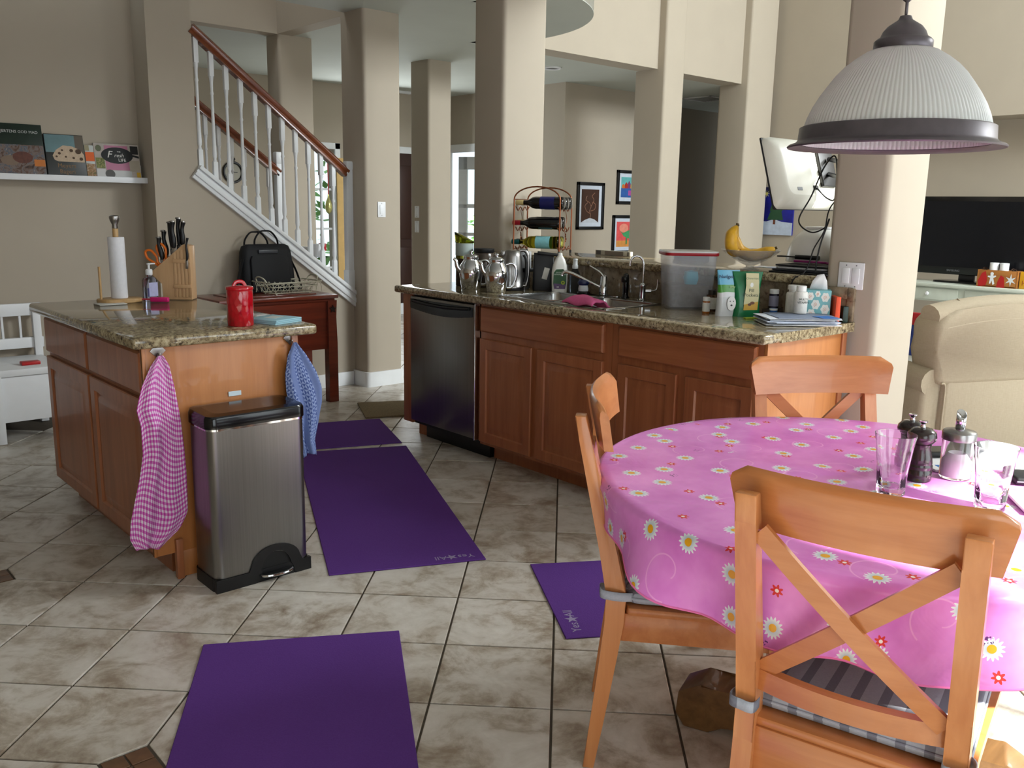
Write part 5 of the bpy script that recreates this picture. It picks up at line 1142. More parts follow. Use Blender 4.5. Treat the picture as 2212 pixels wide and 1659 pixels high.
# ================================================================== dining table, cloth, chairs
TC = Vector((2.013, .955, 0)); TR = .645; TZ = .752
m_oak = wood('dark_oak', (92, 64, 34), (126, 92, 54), 'x', .45)
dt = thing('dining_table', 'round pedestal dining table under the flowered cloth', 'table', TC)
g = G(); g.lathe([(0, .722), (TR-.02, .722), (TR-.008, .728), (TR-.008, .744), (TR-.016, .7495), (0, .7495)], 64); g.obj('table_top', m_oak, dt, 40)
g = G(); g.lathe([(0, .08), (.09, .08), (.10, .14), (.07, .2), (.06, .35), (.085, .5), (.075, .62), (.12, .70), (.13, .722), (0, .722)], 24); g.obj('pedestal', m_oak, dt, 50)
fa0 = math.atan2(.39, -.15)
for k in range(4):
    g = G(); a = fa0+k*PI/2
    # carved foot: profile in local x/z extruded across
    P = [(.03, .07), (.03, .17), (.12, .165), (.24, .13), (.30, .125), (.36, .135), (.42, .10), (.425, .035), (.40, .0), (.33, 0), (.30, .03), (.15, .05)]
    g.prism(P, -.055, .055, T((0, 0, 0), a) @ Matrix.Rotation(PI/2, 4, 'X'), .006); g.obj('foot', m_oak, dt, 35)
def clothmat():
    m, p, N = base('pink_daisy_oilcloth', .34, spec=.45, coat=.12)
    uv = N.coord('UV')
    def flower(scale, off, keep):
        mp = N.add('ShaderNodeMapping'); mp.inputs['Location'].default_value = off; N.link(uv, mp.inputs['Vector'])
        vo = N.add('ShaderNodeTexVoronoi'); vo.inputs['Scale'].default_value = scale; vo.inputs['Randomness'].default_value = .62; vo.voronoi_dimensions = '2D'; N.link(mp.outputs[0], vo.inputs['Vector'])
        sc_ = N.add('ShaderNodeVectorMath', operation='SCALE'); sc_.inputs['Scale'].default_value = scale; N.link(mp.outputs[0], sc_.inputs[0])
        # Position output is in input space
        d = N.add('ShaderNodeVectorMath', operation='SUBTRACT'); N.link(mp.outputs[0], d.inputs[0]); N.link(vo.outputs['Position'], d.inputs[1])
        ln = N.add('ShaderNodeVectorMath', operation='LENGTH'); N.link(d.outputs[0], ln.inputs[0])
        sx = N.add('ShaderNodeSeparateXYZ'); N.link(d.outputs[0], sx.inputs[0])
        ang = N.math('ARCTAN2', sx.outputs[1], sx.outputs[0])
        wn = N.add('ShaderNodeTexWhiteNoise'); wn.noise_dimensions = '3D'; N.link(vo.outputs['Position'], wn.inputs['Vector'])
        kp = N.math('LESS_THAN', wn.outputs['Value'], keep)
        return ln.outputs['Value'], ang, kp, wn.outputs['Value']
    base_c = N.ramp(N.noise(uv, 5, 4, .6), [(.3, rgb((208, 106, 196))), (.7, rgb((236, 150, 224)))])
    # swirls
    ln, ang, kp, rv = flower(5.2, (3.3, 1.7, 0), .8)
    sw = N.math('ABSOLUTE', N.math('SUBTRACT', ln, N.math('ADD', .035, N.math('MULTIPLY', ang, .008))))
    swm = N.math('MULTIPLY', N.math('LESS_THAN', sw, .0016), N.math('MULTIPLY', kp, N.math('GREATER_THAN', ang, -2.2)))
    col = N.mix(N.math('MULTIPLY', swm, .6), base_c, rgb((244, 176, 226)))
    # red flowers
    ln, ang, kp, rv = flower(7.2, (1.13, 4.41, 0), .75)
    pet = N.math('ADD', .0105, N.math('MULTIPLY', N.math('COSINE', N.math('MULTIPLY', ang, 7.0)), .0030))
    col = N.mix(N.math('MULTIPLY', N.math('LESS_THAN', ln, pet), kp), col, rgb((214, 44, 44)))
    col = N.mix(N.math('MULTIPLY', N.math('LESS_THAN', ln, .0040), kp), col, rgb((238, 226, 222)))
    # daisies
    ln, ang, kp, rv = flower(8.6, (0, 0, 0), .82)
    pet = N.math('ADD', .0205, N.math('MULTIPLY', N.math('COSINE', N.math('MULTIPLY', ang, 15.0)), .0035))
    col = N.mix(N.math('MULTIPLY', N.math('LESS_THAN', ln, pet), kp), col, N.ramp(N.math('MULTIPLY', ln, 40.0), [(.3, rgb((180, 196, 208))), (.8, rgb((232, 236, 240)))]))
    col = N.mix(N.math('MULTIPLY', N.math('LESS_THAN', ln, .0088), kp), col, rgb((232, 168, 26)))
    # small scribbles
    ln, ang, kp, rv = flower(4.4, (7.7, 2.9, 0), .55)
    sx2 = N.noise(uv, 150, 2)
    col = N.mix(N.math('MULTIPLY', N.math('MULTIPLY', N.math('LESS_THAN', ln, .011), kp), N.math('GREATER_THAN', sx2, .56)), col, rgb((90, 40, 110)))
    N.link(col, p.inputs['Base Color']); bumpto(N, p, N.noise(uv, 9, 3, .55, .8), .28, .012); return m
def make_cloth():
    NA = 192; rr = [0, .05, .12, .2, .3, .4, .5, .58, .62, .64]; vs = []; fs = []; uvs = []
    drop_n = 22
    rows = []
    def win(a, c, wd):
        d = abs((a-c+PI) % (2*PI)-PI); return max(0, 1-(d/wd)**2)**1.5
    def push(a): return .85*win(a, math.radians(-154.5), .6)+win(a, math.radians(125), .62)+win(a, math.radians(40), .6)
    def hemdrop(a): return .135+.012*math.sin(4*a+.6)+.010*math.sin(7*a+1.0)+.045*win(a, math.radians(-138), .3)+.02*win(a, math.radians(-168), .2)-.04*win(a, math.radians(152), .4)
    def fold(a): return .55*math.sin(11*a+.5)+.35*math.sin(17*a+2.0)+.25*math.sin(6*a)
    for r in rr: rows.append([(r, TZ+.0012*(math.sin(9*r+3*a)+math.sin(5*a-8*r)), r) for a in [2*PI*k/NA for k in range(NA)]])
    for k in range(1, 5):
        b = k/4*PI/2; rows.append([(TR-.008+.018*math.sin(b), TZ-.018*(1-math.cos(b)), .64+.018*b) for a in range(NA)])
    for k in range(1, drop_n+1):
        t = k/drop_n; row_ = []
        for j in range(NA):
            a = 2*PI*j/NA; d = hemdrop(a)*t; row_.append((TR+.010+.008*t+.026*t**1.15*(fold(a)+.55)*(1-.6*min(1, push(a)))-.062*push(a)*t**.8, TZ-.018-d, .668+d))
        rows.append(row_)
    for i, rw in enumerate(rows):
        if i == 0: vs.append((0, 0, TZ)); uvs.append((0, 0)); continue
        for j, (r, z, s_) in enumerate(rw):
            a = 2*PI*j/NA; vs.append((r*math.cos(a), r*math.sin(a), z)); uvs.append((s_*math.cos(a), s_*math.sin(a)))
    def ix(i, j): return 1+(i-1)*NA+j % NA
    for j in range(NA): fs.append((0, ix(1, j), ix(1, j+1)))
    for i in range(1, len(rows)-1):
        for j in range(NA): fs.append((ix(i, j), ix(i+1, j), ix(i+1, j+1), ix(i, j+1)))
    me = bpy.data.meshes.new('tablecloth'); me.from_pydata(vs, [], fs); me.polygons.foreach_set('use_smooth', [True]*len(me.polygons))
    lay = me.uv_layers.new(name='UVMap')
    for lp in me.loops: lay.data[lp.index].uv = uvs[lp.vertex_index]
    me.materials.append(clothmat()); o = bpy.data.objects.new('tablecloth', me); COL.objects.link(o); o.location = TC
    hem = G(); hem.tube([vs[ix(len(rows)-1, j)] for j in range(NA)], .0022, 5, True); hem.obj('hem', mat((236, 120, 180), .5), o)
    return tag(o, 'pink oilcloth tablecloth printed with daisies and red flowers', 'tablecloth')
make_cloth()

def cushmat():
    m, p, N = base('grey_striped_cushion', .9, spec=.15); c = N.coord('Object'); s_ = N.add('ShaderNodeSeparateXYZ'); N.link(c, s_.inputs[0])
    f = N.math('FRACT', N.math('MULTIPLY', N.math('ADD', s_.outputs[0], 1.0), 21.0)); st = N.math('GREATER_THAN', f, .64)
    w_ = N.noise(c, 240, 2)
    N.link(N.mix(N.math('MULTIPLY', st, .8), N.mix(w_, rgb((160, 166, 178)), rgb((178, 184, 194))), rgb((112, 114, 126))), p.inputs['Base Color']); bumpto(N, p, w_, .3); return m
m_cush = cushmat()
LEAN, HWD, CS = .10, .198, 1.035
def yr(z): return -LEAN*(z-.45)/.46 if z > .45 else -.045*((.45-z)/.45)**1.2
def make_chair(label, loc, rz):
    t = thing('dining_chair', label, 'chair', (loc[0], loc[1], 0), rz); t.scale = (1, 1, CS)
    def post(sx):
        zs = [0, .1, .2, .3, .38, .45, .55, .65, .75, .82, .875]; rear = [(yr(z), z) for z in zs]; dp = [.028, .032, .037, .042, .046, .046, .042, .037, .032, .029, .027]
        P = rear+[(y+d, z) for (y, z), d in reversed(list(zip(rear, dp)))]
        x0 = sx*HWD; x1 = sx*(HWD-.038)
        g = G(); Mx = Matrix(((0, 0, 1, 0), (1, 0, 0, 0), (0, 1, 0, 0), (0, 0, 0, 1)))
        g.prism(P, min(x0, x1), max(x0, x1), Mx, .003); return g.obj('rear_leg', m_chair, t, 35)
    post(-1); post(1)
    for sx in (-1, 1):
        g = G(); x = sx*.19
        rows = [[(x-s_*sx*.5+dx*s_, .405+dy*s_, z) for dx, dy in ((-.5, -.5), (.5, -.5), (.5, .5), (-.5, .5))] for z, s_ in ((0, .026), (.2, .034), (.41, .04))]
        g.sheet(rows, closed=True); g.poly(rows[0]); g.poly(rows[-1]); g.obj('front_leg', m_chair, t, 35)
        g = G(); xx = sx*.178; g.box(xx-.009, xx+.009, .03, .40, .335, .405, .002); g.obj('side_apron', m_chairx, t, 30)
    g = G(); g.box(-.17, .17, .395, .415, .335, .405, .002); g.obj('front_apron', m_chairx, t, 30); g = G(); g.box(-.162, .162, .008, .03, .315, .41, .002); g.obj('rear_apron', m_chairx, t, 30)
    g = G(); P = [(-.17, .012), (.17, .012), (.17, .045), (.205, .05), (.213, .40), (.19, .435), (-.19, .435), (-.213, .40), (-.205, .05), (-.17, .045)]
    g.prism(P, .407, .428, None, .006); g.obj('seat', m_chairx, t, 40)
    # curved top rail
    g = G(); NX = 20; rows = []
    def yrail(x): return .026+.034*(x/.228)**2
    sect = [(0.0, .802, .0), (.0, .79+.012, .0)]
    for k in range(NX+1):
        s_ = -1+2*k/NX
        ring = []
        for (z, off, hw) in ((.800, 0, .212), (.85, 0, .222), (.893, 0, .228), (.904, .004, .225), (.909, .011, .218), (.904, .018, .225), (.893, .022, .228), (.85, .022, .222), (.800, .022, .212)):
            x = s_*hw; e = max(0, abs(s_)-.93)/.07
            zz = z-(.014*e*e if z > .88 else 0)
            ring.append((x, yr(zz)+yrail(x)+off, zz))
        rows.append(ring)
    g.sheet(rows, closed=True); g.poly(rows[0]); g.poly(rows[-1][::-1]); g.obj('top_rail', m_chairx, t, 45)
    # lower curved rail
    g = G(); rows = []
    for k in range(NX+1):
        x = -.163+.326*k/NX; yb = yr(.505)+.006-.026*(1-(x/.163)**2)+.012
        rows.append([(x, yb, .485), (x, yb+.022, .485), (x, yb+.022, .524), (x, yb, .524)])
    g.sheet(rows, closed=True); g.poly(rows[0]); g.poly(rows[-1][::-1]); g.obj('lower_rail', m_chairx, t, 35)
    for sx, dy in ((1, .006), (-1, .018)):
        g = G(); n_ = 10; rows = []
        for k in range(n_+1):
            q_ = k/n_; x = sx*(-.158+.316*q_); z = .522+.285*(1-q_); y = yr(z)+dy-.014*math.sin(PI*q_)+.004
            d = Vector((sx*.316, 0, -.285)).normalized(); nrm = Vector((d.z, 0, -d.x))*.017
            rows.append([(x+nrm.x, y, z+nrm.z), (x-nrm.x, y, z-nrm.z), (x-nrm.x, y+.011, z-nrm.z), (x+nrm.x, y+.011, z+nrm.z)])
        g.sheet(rows, closed=True); g.poly(rows[0]); g.poly(rows[-1][::-1]); g.obj('cross_brace', m_chairx, t, 35)
    return t
def make_cushion(label, loc, rz):
    t = thing('seat_cushion', label, 'cushion', (loc[0], loc[1], .4435), rz)
    g = G(); rows = []
    for z, s_, e in ((.001, .94, 0), (.006, .985, 0), (.018, 1.0, 0), (.030, .985, 0), (.036, .94, 0), (.040, .6, 0)):
        rows.append([(x*s_, .235+(y)*s_, z) for x, y in rrect(.39, .385, .03, 4)])
    loft(rows, g); g.obj('pad', m_cush, t, 60)
    g = G(); g.tube([(x*1.0, .235+y*1.0, .018) for x, y in rrect(.392, .387, .03, 5)], .003, 6, True); g.obj('piping', m_cush, t, 60)
    for sx in (-1, 1):
        g = G(); pts = catmull([(sx*.165, .055, .02), (sx*.160, -.012, .028), (sx*.185, -.018, .03), (sx*.207, -.01, .03), (sx*.207, .03, .026), (sx*.19, .06, .02)], 5)
        V = [[Vector(p)+Vector((0, 0, dz)) for p in pts] for dz in (-.011, .011)]; g.sheet(V); g.obj('tie_band', m_cush, t, 60, solid=.002)
    return t
CH_ = [('pine dining chair with crossed back in the right foreground', (1.399, .662), -1.321, 'grey striped seat cushion on the foreground chair'),
       ('pine dining chair on the far side of the table in front of the counter', (2.500, 1.358), 2.515, 'grey striped seat cushion on the far chair'),
       ('pine dining chair seen from the side at the left of the table', (1.658, 1.452), -2.448, 'grey striped seat cushion on the left chair')]
c0 = make_chair(CH_[0][0], CH_[0][1], CH_[0][2]); c0['group'] = 'dining chairs around the table'
k0 = make_cushion(CH_[0][3], CH_[0][1], CH_[0][2]); k0['group'] = 'striped seat cushions'
for lb, lo_, rz, cl in CH_[1:]:
    copytree(c0, (lo_[0], lo_[1], 0), rz, lb); copytree(k0, (lo_[0], lo_[1], .4435), rz, cl)

# ================================================================== things on the table
PT = TZ+.0025
def tumbler(label, loc, water=False):
    t = thing('drinking_glass', label, 'glass', (loc[0], loc[1], PT), .3)
    def fac(a, z): return 1-(.045*max(0, min(1, (.088-z)/.02)))*(.5+.5*math.cos(9*a))**1.0 if z > .006 else 1
    g = G(); out = [(0, 0), (.029, 0), (.031, .003), (.0315, .02), (.034, .06), (.037, .085), (.0405, .115), (.0445, .1385), (.0445, .140), (.0435, .140), (.0395, .115), (.0355, .085), (.031, .06), (.0275, .022), (.02, .016), (0, .015)]
    g.lathe(out, 54, mod=fac); g.obj('tumbler', m_glass, t, 50); return t
tumbler('empty faceted drinking glass left of the pepper mills', (1.935, .865)); tumbler('empty faceted drinking glass nearest the right edge of the table', (2.005, .678))
m_mill = wood('dark_walnut', (26, 17, 14), (40, 27, 22), 'z', .25, coat=.4)
def mill(label, loc):
    t = thing('pepper_mill', label, 'pepper mill', (loc[0], loc[1], PT))
    g = G(); g.lathe([(0, 0), (.029, 0), (.030, .003), (.030, .024), (.0285, .026), (.0285, .029), (.030, .031), (.030, .037), (.0285, .039), (.0285, .041), (.029, .043), (.027, .058), (.022, .078), (.023, .085), (.0235, .088)], 32); g.obj('body', m_mill, t, 50)
    g = G(); g.lathe([(.0225, .0885), (.025, .090), (.0315, .098), (.033, .106), (.031, .116), (.022, .125), (.008, .1275), (0, .128)], 32); g.obj('head', m_mill, t, 60)
    g = G(); g.lathe([(.006, .127), (.0065, .129), (.005, .133), (.0055, .138), (.0095, .141), (.0095, .1435), (0, .145)], 16); g.obj('knob', m_chrome, t, 60)
    return t
mf = mill('dark wooden pepper mill standing in front', (2.098, .876)); mill('dark wooden mill half hidden behind the front one', (2.150, .925))
dirm = Vector((math.cos(HEAD), -math.sin(HEAD), 0)); text('maker_mark', 'PS', .009, mat((150, 140, 136), .4), mf, facing(Vector((-.0205, -.0222, .013))+dirm*.012, dirm))
su = thing('sugar_dispenser', 'glass sugar dispenser with steel spout lid on the table', 'dispenser', (2.185, .825, PT))
g = G(); g.lathe([(0, 0), (.034, 0), (.036, .003), (.036, .095), (.034, .1), (.0325, .1), (.0335, .095), (.0335, .006), (0, .005)], 32); g.obj('jar', m_glass, su, 50)
g = G(); g.lathe([(0, .0055), (.033, .0055), (.033, .045), (.02, .062), (.012, .058), (0, .05)], 28); g.obj('sugar', mat((246, 246, 246), .9, var=.02, scale=200, bump=.3), su, 60)
g = G(); g.lathe([(.037, .094), (.0385, .095), (.0385, .112), (.036, .116), (.012, .122), (.0, .123)], 32); g.obj('lid', m_steel, su, 50)
g = G(); n_ = 20; rows = [[(.0105*math.cos(2*PI*k/n_), .0105*math.sin(2*PI*k/n_), z) for k in range(n_)] for z in (.12, .14)]; rows.append([(.0105*math.cos(2*PI*k/n_), .0105*math.sin(2*PI*k/n_), .158+.009*(math.cos(2*PI*k/n_)*.74+math.sin(2*PI*k/n_)*.67)) for k in range(n_)])
g.sheet(rows, closed=True); g.obj('spout', m_chrome, su, 60, solid=.0015)
pm = mat((240, 240, 240), .6, var=.02)
pd = thing('magazine', 'white magazine lying flat behind the sugar dispenser', 'magazine', (2.37, .86, PT), math.radians(-38))
g = G(); g.box(-.15, .15, -.1, .1, 0, .006, .001); g.obj('pages', pm, pd, 0); g = G(); g.box(-.13, -.105, -.09, -.06, .006, .0065); g.obj('blue_print', mat((30, 110, 190), .5), pd, 0)
rm = thing('phone', 'black phone lying on the white magazine behind the mills', 'phone', (2.36, .915, PT+.007), math.radians(-36))
g = G(); g.box(-.085, .085, -.036, .036, 0, .014, .006); g.obj('body', m_black, rm, 40); g = G(); g.box(-.06, .02, -.026, .026, .0138, .0146); g.obj('screen', mat((70, 66, 60), .2), rm, 0)
mg = thing('booklet', 'thin white booklet with a red print at the table right edge', 'booklet', (2.15, .565, PT), math.radians(-55))
g = G(); g.box(-.11, .11, -.08, .08, 0, .007, .002); g.obj('pages', pm, mg, 30); g = G(); st = []
for k in range(16): st.append((.0+(.018 if k % 2 else .032)*math.cos(k*PI/8)-.05, (.018 if k % 2 else .032)*math.sin(k*PI/8)))
g.prism(st, .007, .0076); g.obj('red_print', mat((200, 30, 50), .5), mg, 0)
wl_ = thing('wallet', 'black wallet lying beside the booklet at the table right edge', 'wallet', (2.305, .685, PT), math.radians(-50)); g = G(); g.box(-.06, .06, -.042, .042, 0, .018, .006); g.obj('leather', mat((18, 18, 20), .6), wl_, 50); g = G(); g.box(-.058, .058, -.043, -.041, .007, .010); g.obj('seam', m_grey, wl_, 0)

# ================================================================== pendant lamp
LX, LY = 2.03, .984
pl = thing('pendant_lamp', 'dome pendant lamp with ribbed frosted glass above the table', 'pendant lamp', (LX, LY, 1.53))
def frost():
    m, p, N = base('ribbed_frosted_glass', .42, spec=.5)
    nt = m.node_tree; out = nt.nodes['Material Output']
    p.inputs['Base Color'].default_value = rgb((206, 208, 204))
    tr_ = N.add('ShaderNodeBsdfTranslucent'); tr_.inputs[0].default_value = rgb((226, 226, 222))
    f = N.noise(N.coord(), 40, 2); mx = N.add('ShaderNodeMixShader'); N.link(N.math('ADD', .30, N.math('MULTIPLY', f, .08)), mx.inputs[0]); N.link(p.outputs[0], mx.inputs[1]); N.link(tr_.outputs[0], mx.inputs[2]); N.link(mx.outputs[0], out.inputs['Surface']); return m
m_bronze = mat((88, 82, 86), .42, .6, var=.15, scale=30)
NR = 480
g = G(); prof = [(.062, .206), (.075, .201), (.098, .186), (.118, .170), (.135, .152), (.151, .130), (.166, .108), (.179, .085), (.189, .062), (.1955, .04), (.198, .03), (.1995, .016), (.200, .004)]
g.lathe(prof, NR, mod=lambda a, z: 1+.0065*math.cos(120*a)); g.obj('glass_shade', frost(), pl, 75, solid=.003, recalc=True)
g = G(); g.lathe([(.2015, .042), (.207, .039), (.209, .012), (.214, .006), (.228, .001), (.232, -.003), (.230, -.006), (.214, -.003), (.2015, .003)], 96); g.obj('rim', m_bronze, pl, 60)
g = G(); g.lathe([(.0, .205), (.060, .205), (.062, .210), (.062, .224), (.057, .229), (.050, .233), (.045, .245), (.036, .256), (.024, .264), (.015, .270), (.012, .278), (0, .28)], 40); g.obj('cap', m_bronze, pl, 50)
g = G(); g.lathe([(0, .20), (.022, .20), (.024, .19), (.024, .15), (.02, .145), (0, .145)], 16); g.obj('lamp_holder', m_white, pl); g = G(); g.lathe([(.013, .146), (.016, .13), (.03, .10), (.03, .085), (.018, .066), (0, .06)], 20); g.obj('bulb', mat((220, 220, 214), .4), pl, 60)
z = .278; k = 0
while z < CH-1.53-.02:
    g = G(); link = [(.011*math.cos(2*PI*i/14), 0, .02+.02*math.sin(2*PI*i/14)) for i in range(14)]; g.tube(link, .0032, 6, True, T((0, 0, z), PI/2*(k % 2)+.4)); g.obj('chain_link', m_bronze, pl, 60); z += .031; k += 1
g = G(); g.tube([(0, 0, .278), (.006, .004, .32), (-.005, -.003, .38), (.004, .004, .46), (0, 0, CH-1.53)], .003, 6); g.obj('cord', m_black, pl, 60); g = G(); g.lathe([(0, CH-1.53-.03), (.03, CH-1.53-.028), (.055, CH-1.53-.008), (.055, CH-1.53), (0, CH-1.53)], 24); g.obj('ceiling_rose', m_bronze, pl)
# ================================================================== pictures on the hall wall
def picture(label, x0, x1, z0, z1, art, y=7.298, frame=True):
    t = thing('framed_picture', label, 'picture', ((x0+x1)/2, y, (z0+z1)/2)); w_, h = (x1-x0)/2, (z1-z0)/2
    g = G(); b = .035
    for a in ((-w_, -w_+b, -h, h), (w_-b, w_, -h, h), (-w_, w_, -h, -h+b), (-w_, w_, h-b, h)): g.box(a[0], a[1], -.025, 0, a[2], a[3], .003)
    g.obj('frame', m_black, t, 30)
    g = G(); g.box(-w_+b, w_-b, -.006, -.003, -h+b, h-b); g.obj('mat_board', mat((200, 208, 220), .6), t, 0)
    art(t, w_-b-.045, h-b-.045); return t
def P2(parent, name, pts, c, d): return flat(name, parent, pts, mat(c, .5, var=.12, scale=20), -.0066-d*.0006)
def art_tree(t, w_, h):
    P2(t, 'artwork', rect(-w_, w_, -h, h), (64, 40, 30), 0); P2(t, 'artwork', [(-w_, -h), (w_, -h), (w_*.5, -h*.8), (0, -h*.72), (-w_*.6, -h*.85)], (190, 196, 206), 1)
    g = G()
    for pts in ([(0, -.8), (.05, -.5), (-.05, -.3), (.1, -.05)], [(0, -.45), (-.4, -.3), (-.6, 0), (-.3, .2)], [(.05, -.3), (.5, -.2), (.6, .1), (.2, .25)], [(.1, -.05), (-.1, .2), (-.5, .35), (-.4, .6)], [(.1, 0), (.4, .35), (.2, .6), (.5, .8)]):
        g.tube(catmull([(a*w_, -.0085, b*h) for a, b in pts], 6), .0035, 5)
    g.obj('branch_lines', mat((150, 110, 90), .4), t)
def art_town(t, w_, h):
    P2(t, 'artwork', rect(-w_, w_, -h, h), (96, 170, 170), 0); P2(t, 'artwork', rect(-w_, w_, -h, -h*.1), (52, 92, 160), 1)
    for x, c, hh in ((-.9, (196, 110, 50), .25), (-.55, (170, 50, 40), .4), (-.2, (120, 60, 110), .5), (.15, (206, 160, 60), .35), (.5, (190, 80, 120), .3)): P2(t, 'artwork', [(x*w_, -h*.1), ((x+.35)*w_, -h*.1), ((x+.35)*w_, h*hh*.7), ((x+.17)*w_, h*hh*1.3), (x*w_, h*hh*.7)], c, 2)
    P2(t, 'artwork', rect(w_*-.1, w_*.7, -h*.8, -h*.3), (170, 80, 150), 2)
def art_dragon(t, w_, h):
    P2(t, 'artwork', rect(-w_, w_, -h, h), (216, 84, 84), 0); P2(t, 'artwork', rect(-w_, w_, -h, -h*.5), (206, 140, 70), 1); P2(t, 'artwork', ell(-.2*w_, .5*h, .5*w_, .35*h), (226, 140, 120), 1)
    P2(t, 'artwork', [(-.6*w_, .3*h), (-.3*w_, .1*h), (.6*w_, .4*h), (w_, .3*h), (w_, -.2*h), (.3*w_, -.35*h), (-.2*w_, -.15*h)], (66, 150, 96), 2); P2(t, 'artwork', rect(.05*w_, .2*w_, -.8*h, -.3*h), (60, 130, 80), 2)
picture('black framed picture of a pale tree on brown', 7.47, 7.925, 1.13, 1.67, art_tree); picture('black framed colourful town picture at the upper right of the group', 8.145, 8.60, 1.43, 1.83, art_town); picture('black framed red and green picture at the lower right of the group', 8.095, 8.58, .84, 1.30, art_dragon)
cv = thing('canvas_painting', 'unframed canvas of a fir tree in snow under a night sky', 'painting', (9.2, 5.755, 1.38), -PI/2)
g = G(); g.box(-.22, .22, -.022, 0, -.27, .27, .002); g.obj('canvas', mat((22, 26, 120), .5, var=.35, scale=9), cv, 30)
def Q(name, pts, c, d): return flat(name, cv, pts, mat(c, .6, var=.1, scale=20), -.0225-d*.0006)
Q('snow_paint', [(-.22, -.27), (.22, -.27), (.22, -.13), (.08, -.12), (-.02, -.09), (-.12, -.12), (-.22, -.11)], (184, 196, 216), 0)
Q('tree_paint', [(-.11, -.10), (.10, -.10), (.07, .0), (.085, .0), (.055, .10), (.07, .10), (.0, .22), (-.06, .10), (-.05, .10), (-.085, 0), (-.07, 0)], (34, 74, 48), 1)
Q('trunk_paint', rect(-.03, .0, -.15, -.10), (104, 56, 40), 2); Q('star_paint', [(-.14+(.045 if k % 2 == 0 else .012)*math.cos(k*PI/8), .195+(.045 if k % 2 == 0 else .012)*math.sin(k*PI/8)) for k in range(16)], (206, 196, 110), 1); Q('sky_paint', rect(-.22, .22, .21, .27), (14, 16, 70), 0)

# ================================================================== living room furniture
co = thing('console_table', 'long white console table with drawers under the television', 'console', (8.68, 3.05, 0))
m_con = mat((196, 202, 190), .4, var=.03)
g = G(); g.box(-.24, .24, -1.05, 1.05, .715, .745, .006); g.obj('top', m_con, co); g = G(); g.box(-.20, .20, -1.0, 1.0, .58, .715, .003); g.obj('apron', m_con, co)
for y in (-.62, -.02, .58):
    g = G(); g.box(-.212, -.20, y-.27, y+.27, .595, .70, .003); d_ = g.obj('drawer', m_con, co); g = G(); g.lathe([(0, 0), (.01, 0), (.014, .014), (.018, .022), (.012, .03), (0, .031)], 14, T((-.212, y, .65), ry=-PI/2)); g.obj('knob', m_white, d_)
for x in (-.18, .18):
    for y in (-.97, .97):
        g = G(); g.box(x-.03, x+.03, y-.03, y+.03, 0, .58, .004); g.obj('leg', m_con, co)
tvb = thing('television', 'large black flat screen television on the white console', 'television', (8.78, 3.42, .745))
g = G(); g.box(-.03, .04, -.55, .55, .075, .80, .008); g.obj('bezel', m_blackg, tvb); g = G(); g.box(-.033, -.028, -.50, .50, .145, .755); g.obj('screen', mat((10, 12, 18), .25, var=.2, scale=2), tvb, 0)
g = G(); g.box(-.02, .02, -.07, .07, .018, .09, .006); g.obj('neck', m_black, tvb); g = G(); g.prism(rrect(.24, .55, .05, 4), 0, .018, None, .004); g.obj('foot', m_blackg, tvb)
text('logo', 'SAMSUNG', .026, m_grey, tvb, facing((-.0312, .12, .112), (0, -1, 0)))
cr = thing('wooden_crate', 'painted wooden crate with gingerbread man and snowflake on the console', 'crate', (8.58, 3.06, .746))
m_crate = wood('painted_crate', (140, 84, 34), (170, 112, 50), 'y', .5)
g = G(); g.box(-.06, .06, -.17, -.158, 0, .15, .002); g.box(-.06, .06, .158, .17, 0, .15, .002); g.box(.048, .06, -.158, .158, 0, .15, .002); g.box(-.06, .06, -.158, .158, 0, .01); g.obj('box', m_crate, cr, 30); g = G(); g.box(-.06, -.048, -.158, .158, .002, .15, .002); g.obj('front_board', m_crate, cr, 30)
def CF(name, pts, c, d=0):
    g = G(); g.prism(pts, 0, .001, facing((-.0606-d*.0012, 0, 0), (0, -1, 0))); return g.obj(name, mat(c, .5), cr, 0)
CF('painted_patch', [(-.15, .0), (-.09, .01), (-.08, .06), (-.10, .14), (-.13, .12), (-.16, .05)], (170, 26, 26)); CF('painted_patch', [(.0, .0), (.07, .0), (.06, .09), (.03, .11), (.01, .06)], (170, 26, 26))
CF('gingerbread_figure', [(-.062, .03), (-.05, .03), (-.042, .06), (-.03, .02), (-.015, .03), (-.03, .08), (-.008, .095), (-.012, .105), (-.032, .1), (-.03, .125), (-.045, .135), (-.058, .125), (-.055, .1), (-.075, .1), (-.078, .09), (-.055, .082)], (222, 224, 228), 1)
CF('snowflake', [(.115+(.048 if k % 2 == 0 else .016)*math.sin(k*PI/6), .07+(.055 if k % 2 == 0 else .018)*math.cos(k*PI/6)) for k in range(12)], (206, 210, 212), 1)
for i, (lb, y, z) in enumerate((('white tin can standing in the crate beside its twin', 3.115, .80), ('white tin can at the right inside the crate', 3.03, .80))):
    c_ = thing('tin_can', lb, 'can', (8.58, y, .757)); g = G(); g.lathe([(0, 0), (.036, 0), (.037, .002), (.037, .20), (.035, .203), (0, .2)], 20, mod=None); g.obj('can', m_white, c_, 50); g = G(); g.tube([(.037*math.cos(k*PI/10), .037*math.sin(k*PI/10), .20) for k in range(20)], .002, 5, True); g.obj('rim', m_white, c_)
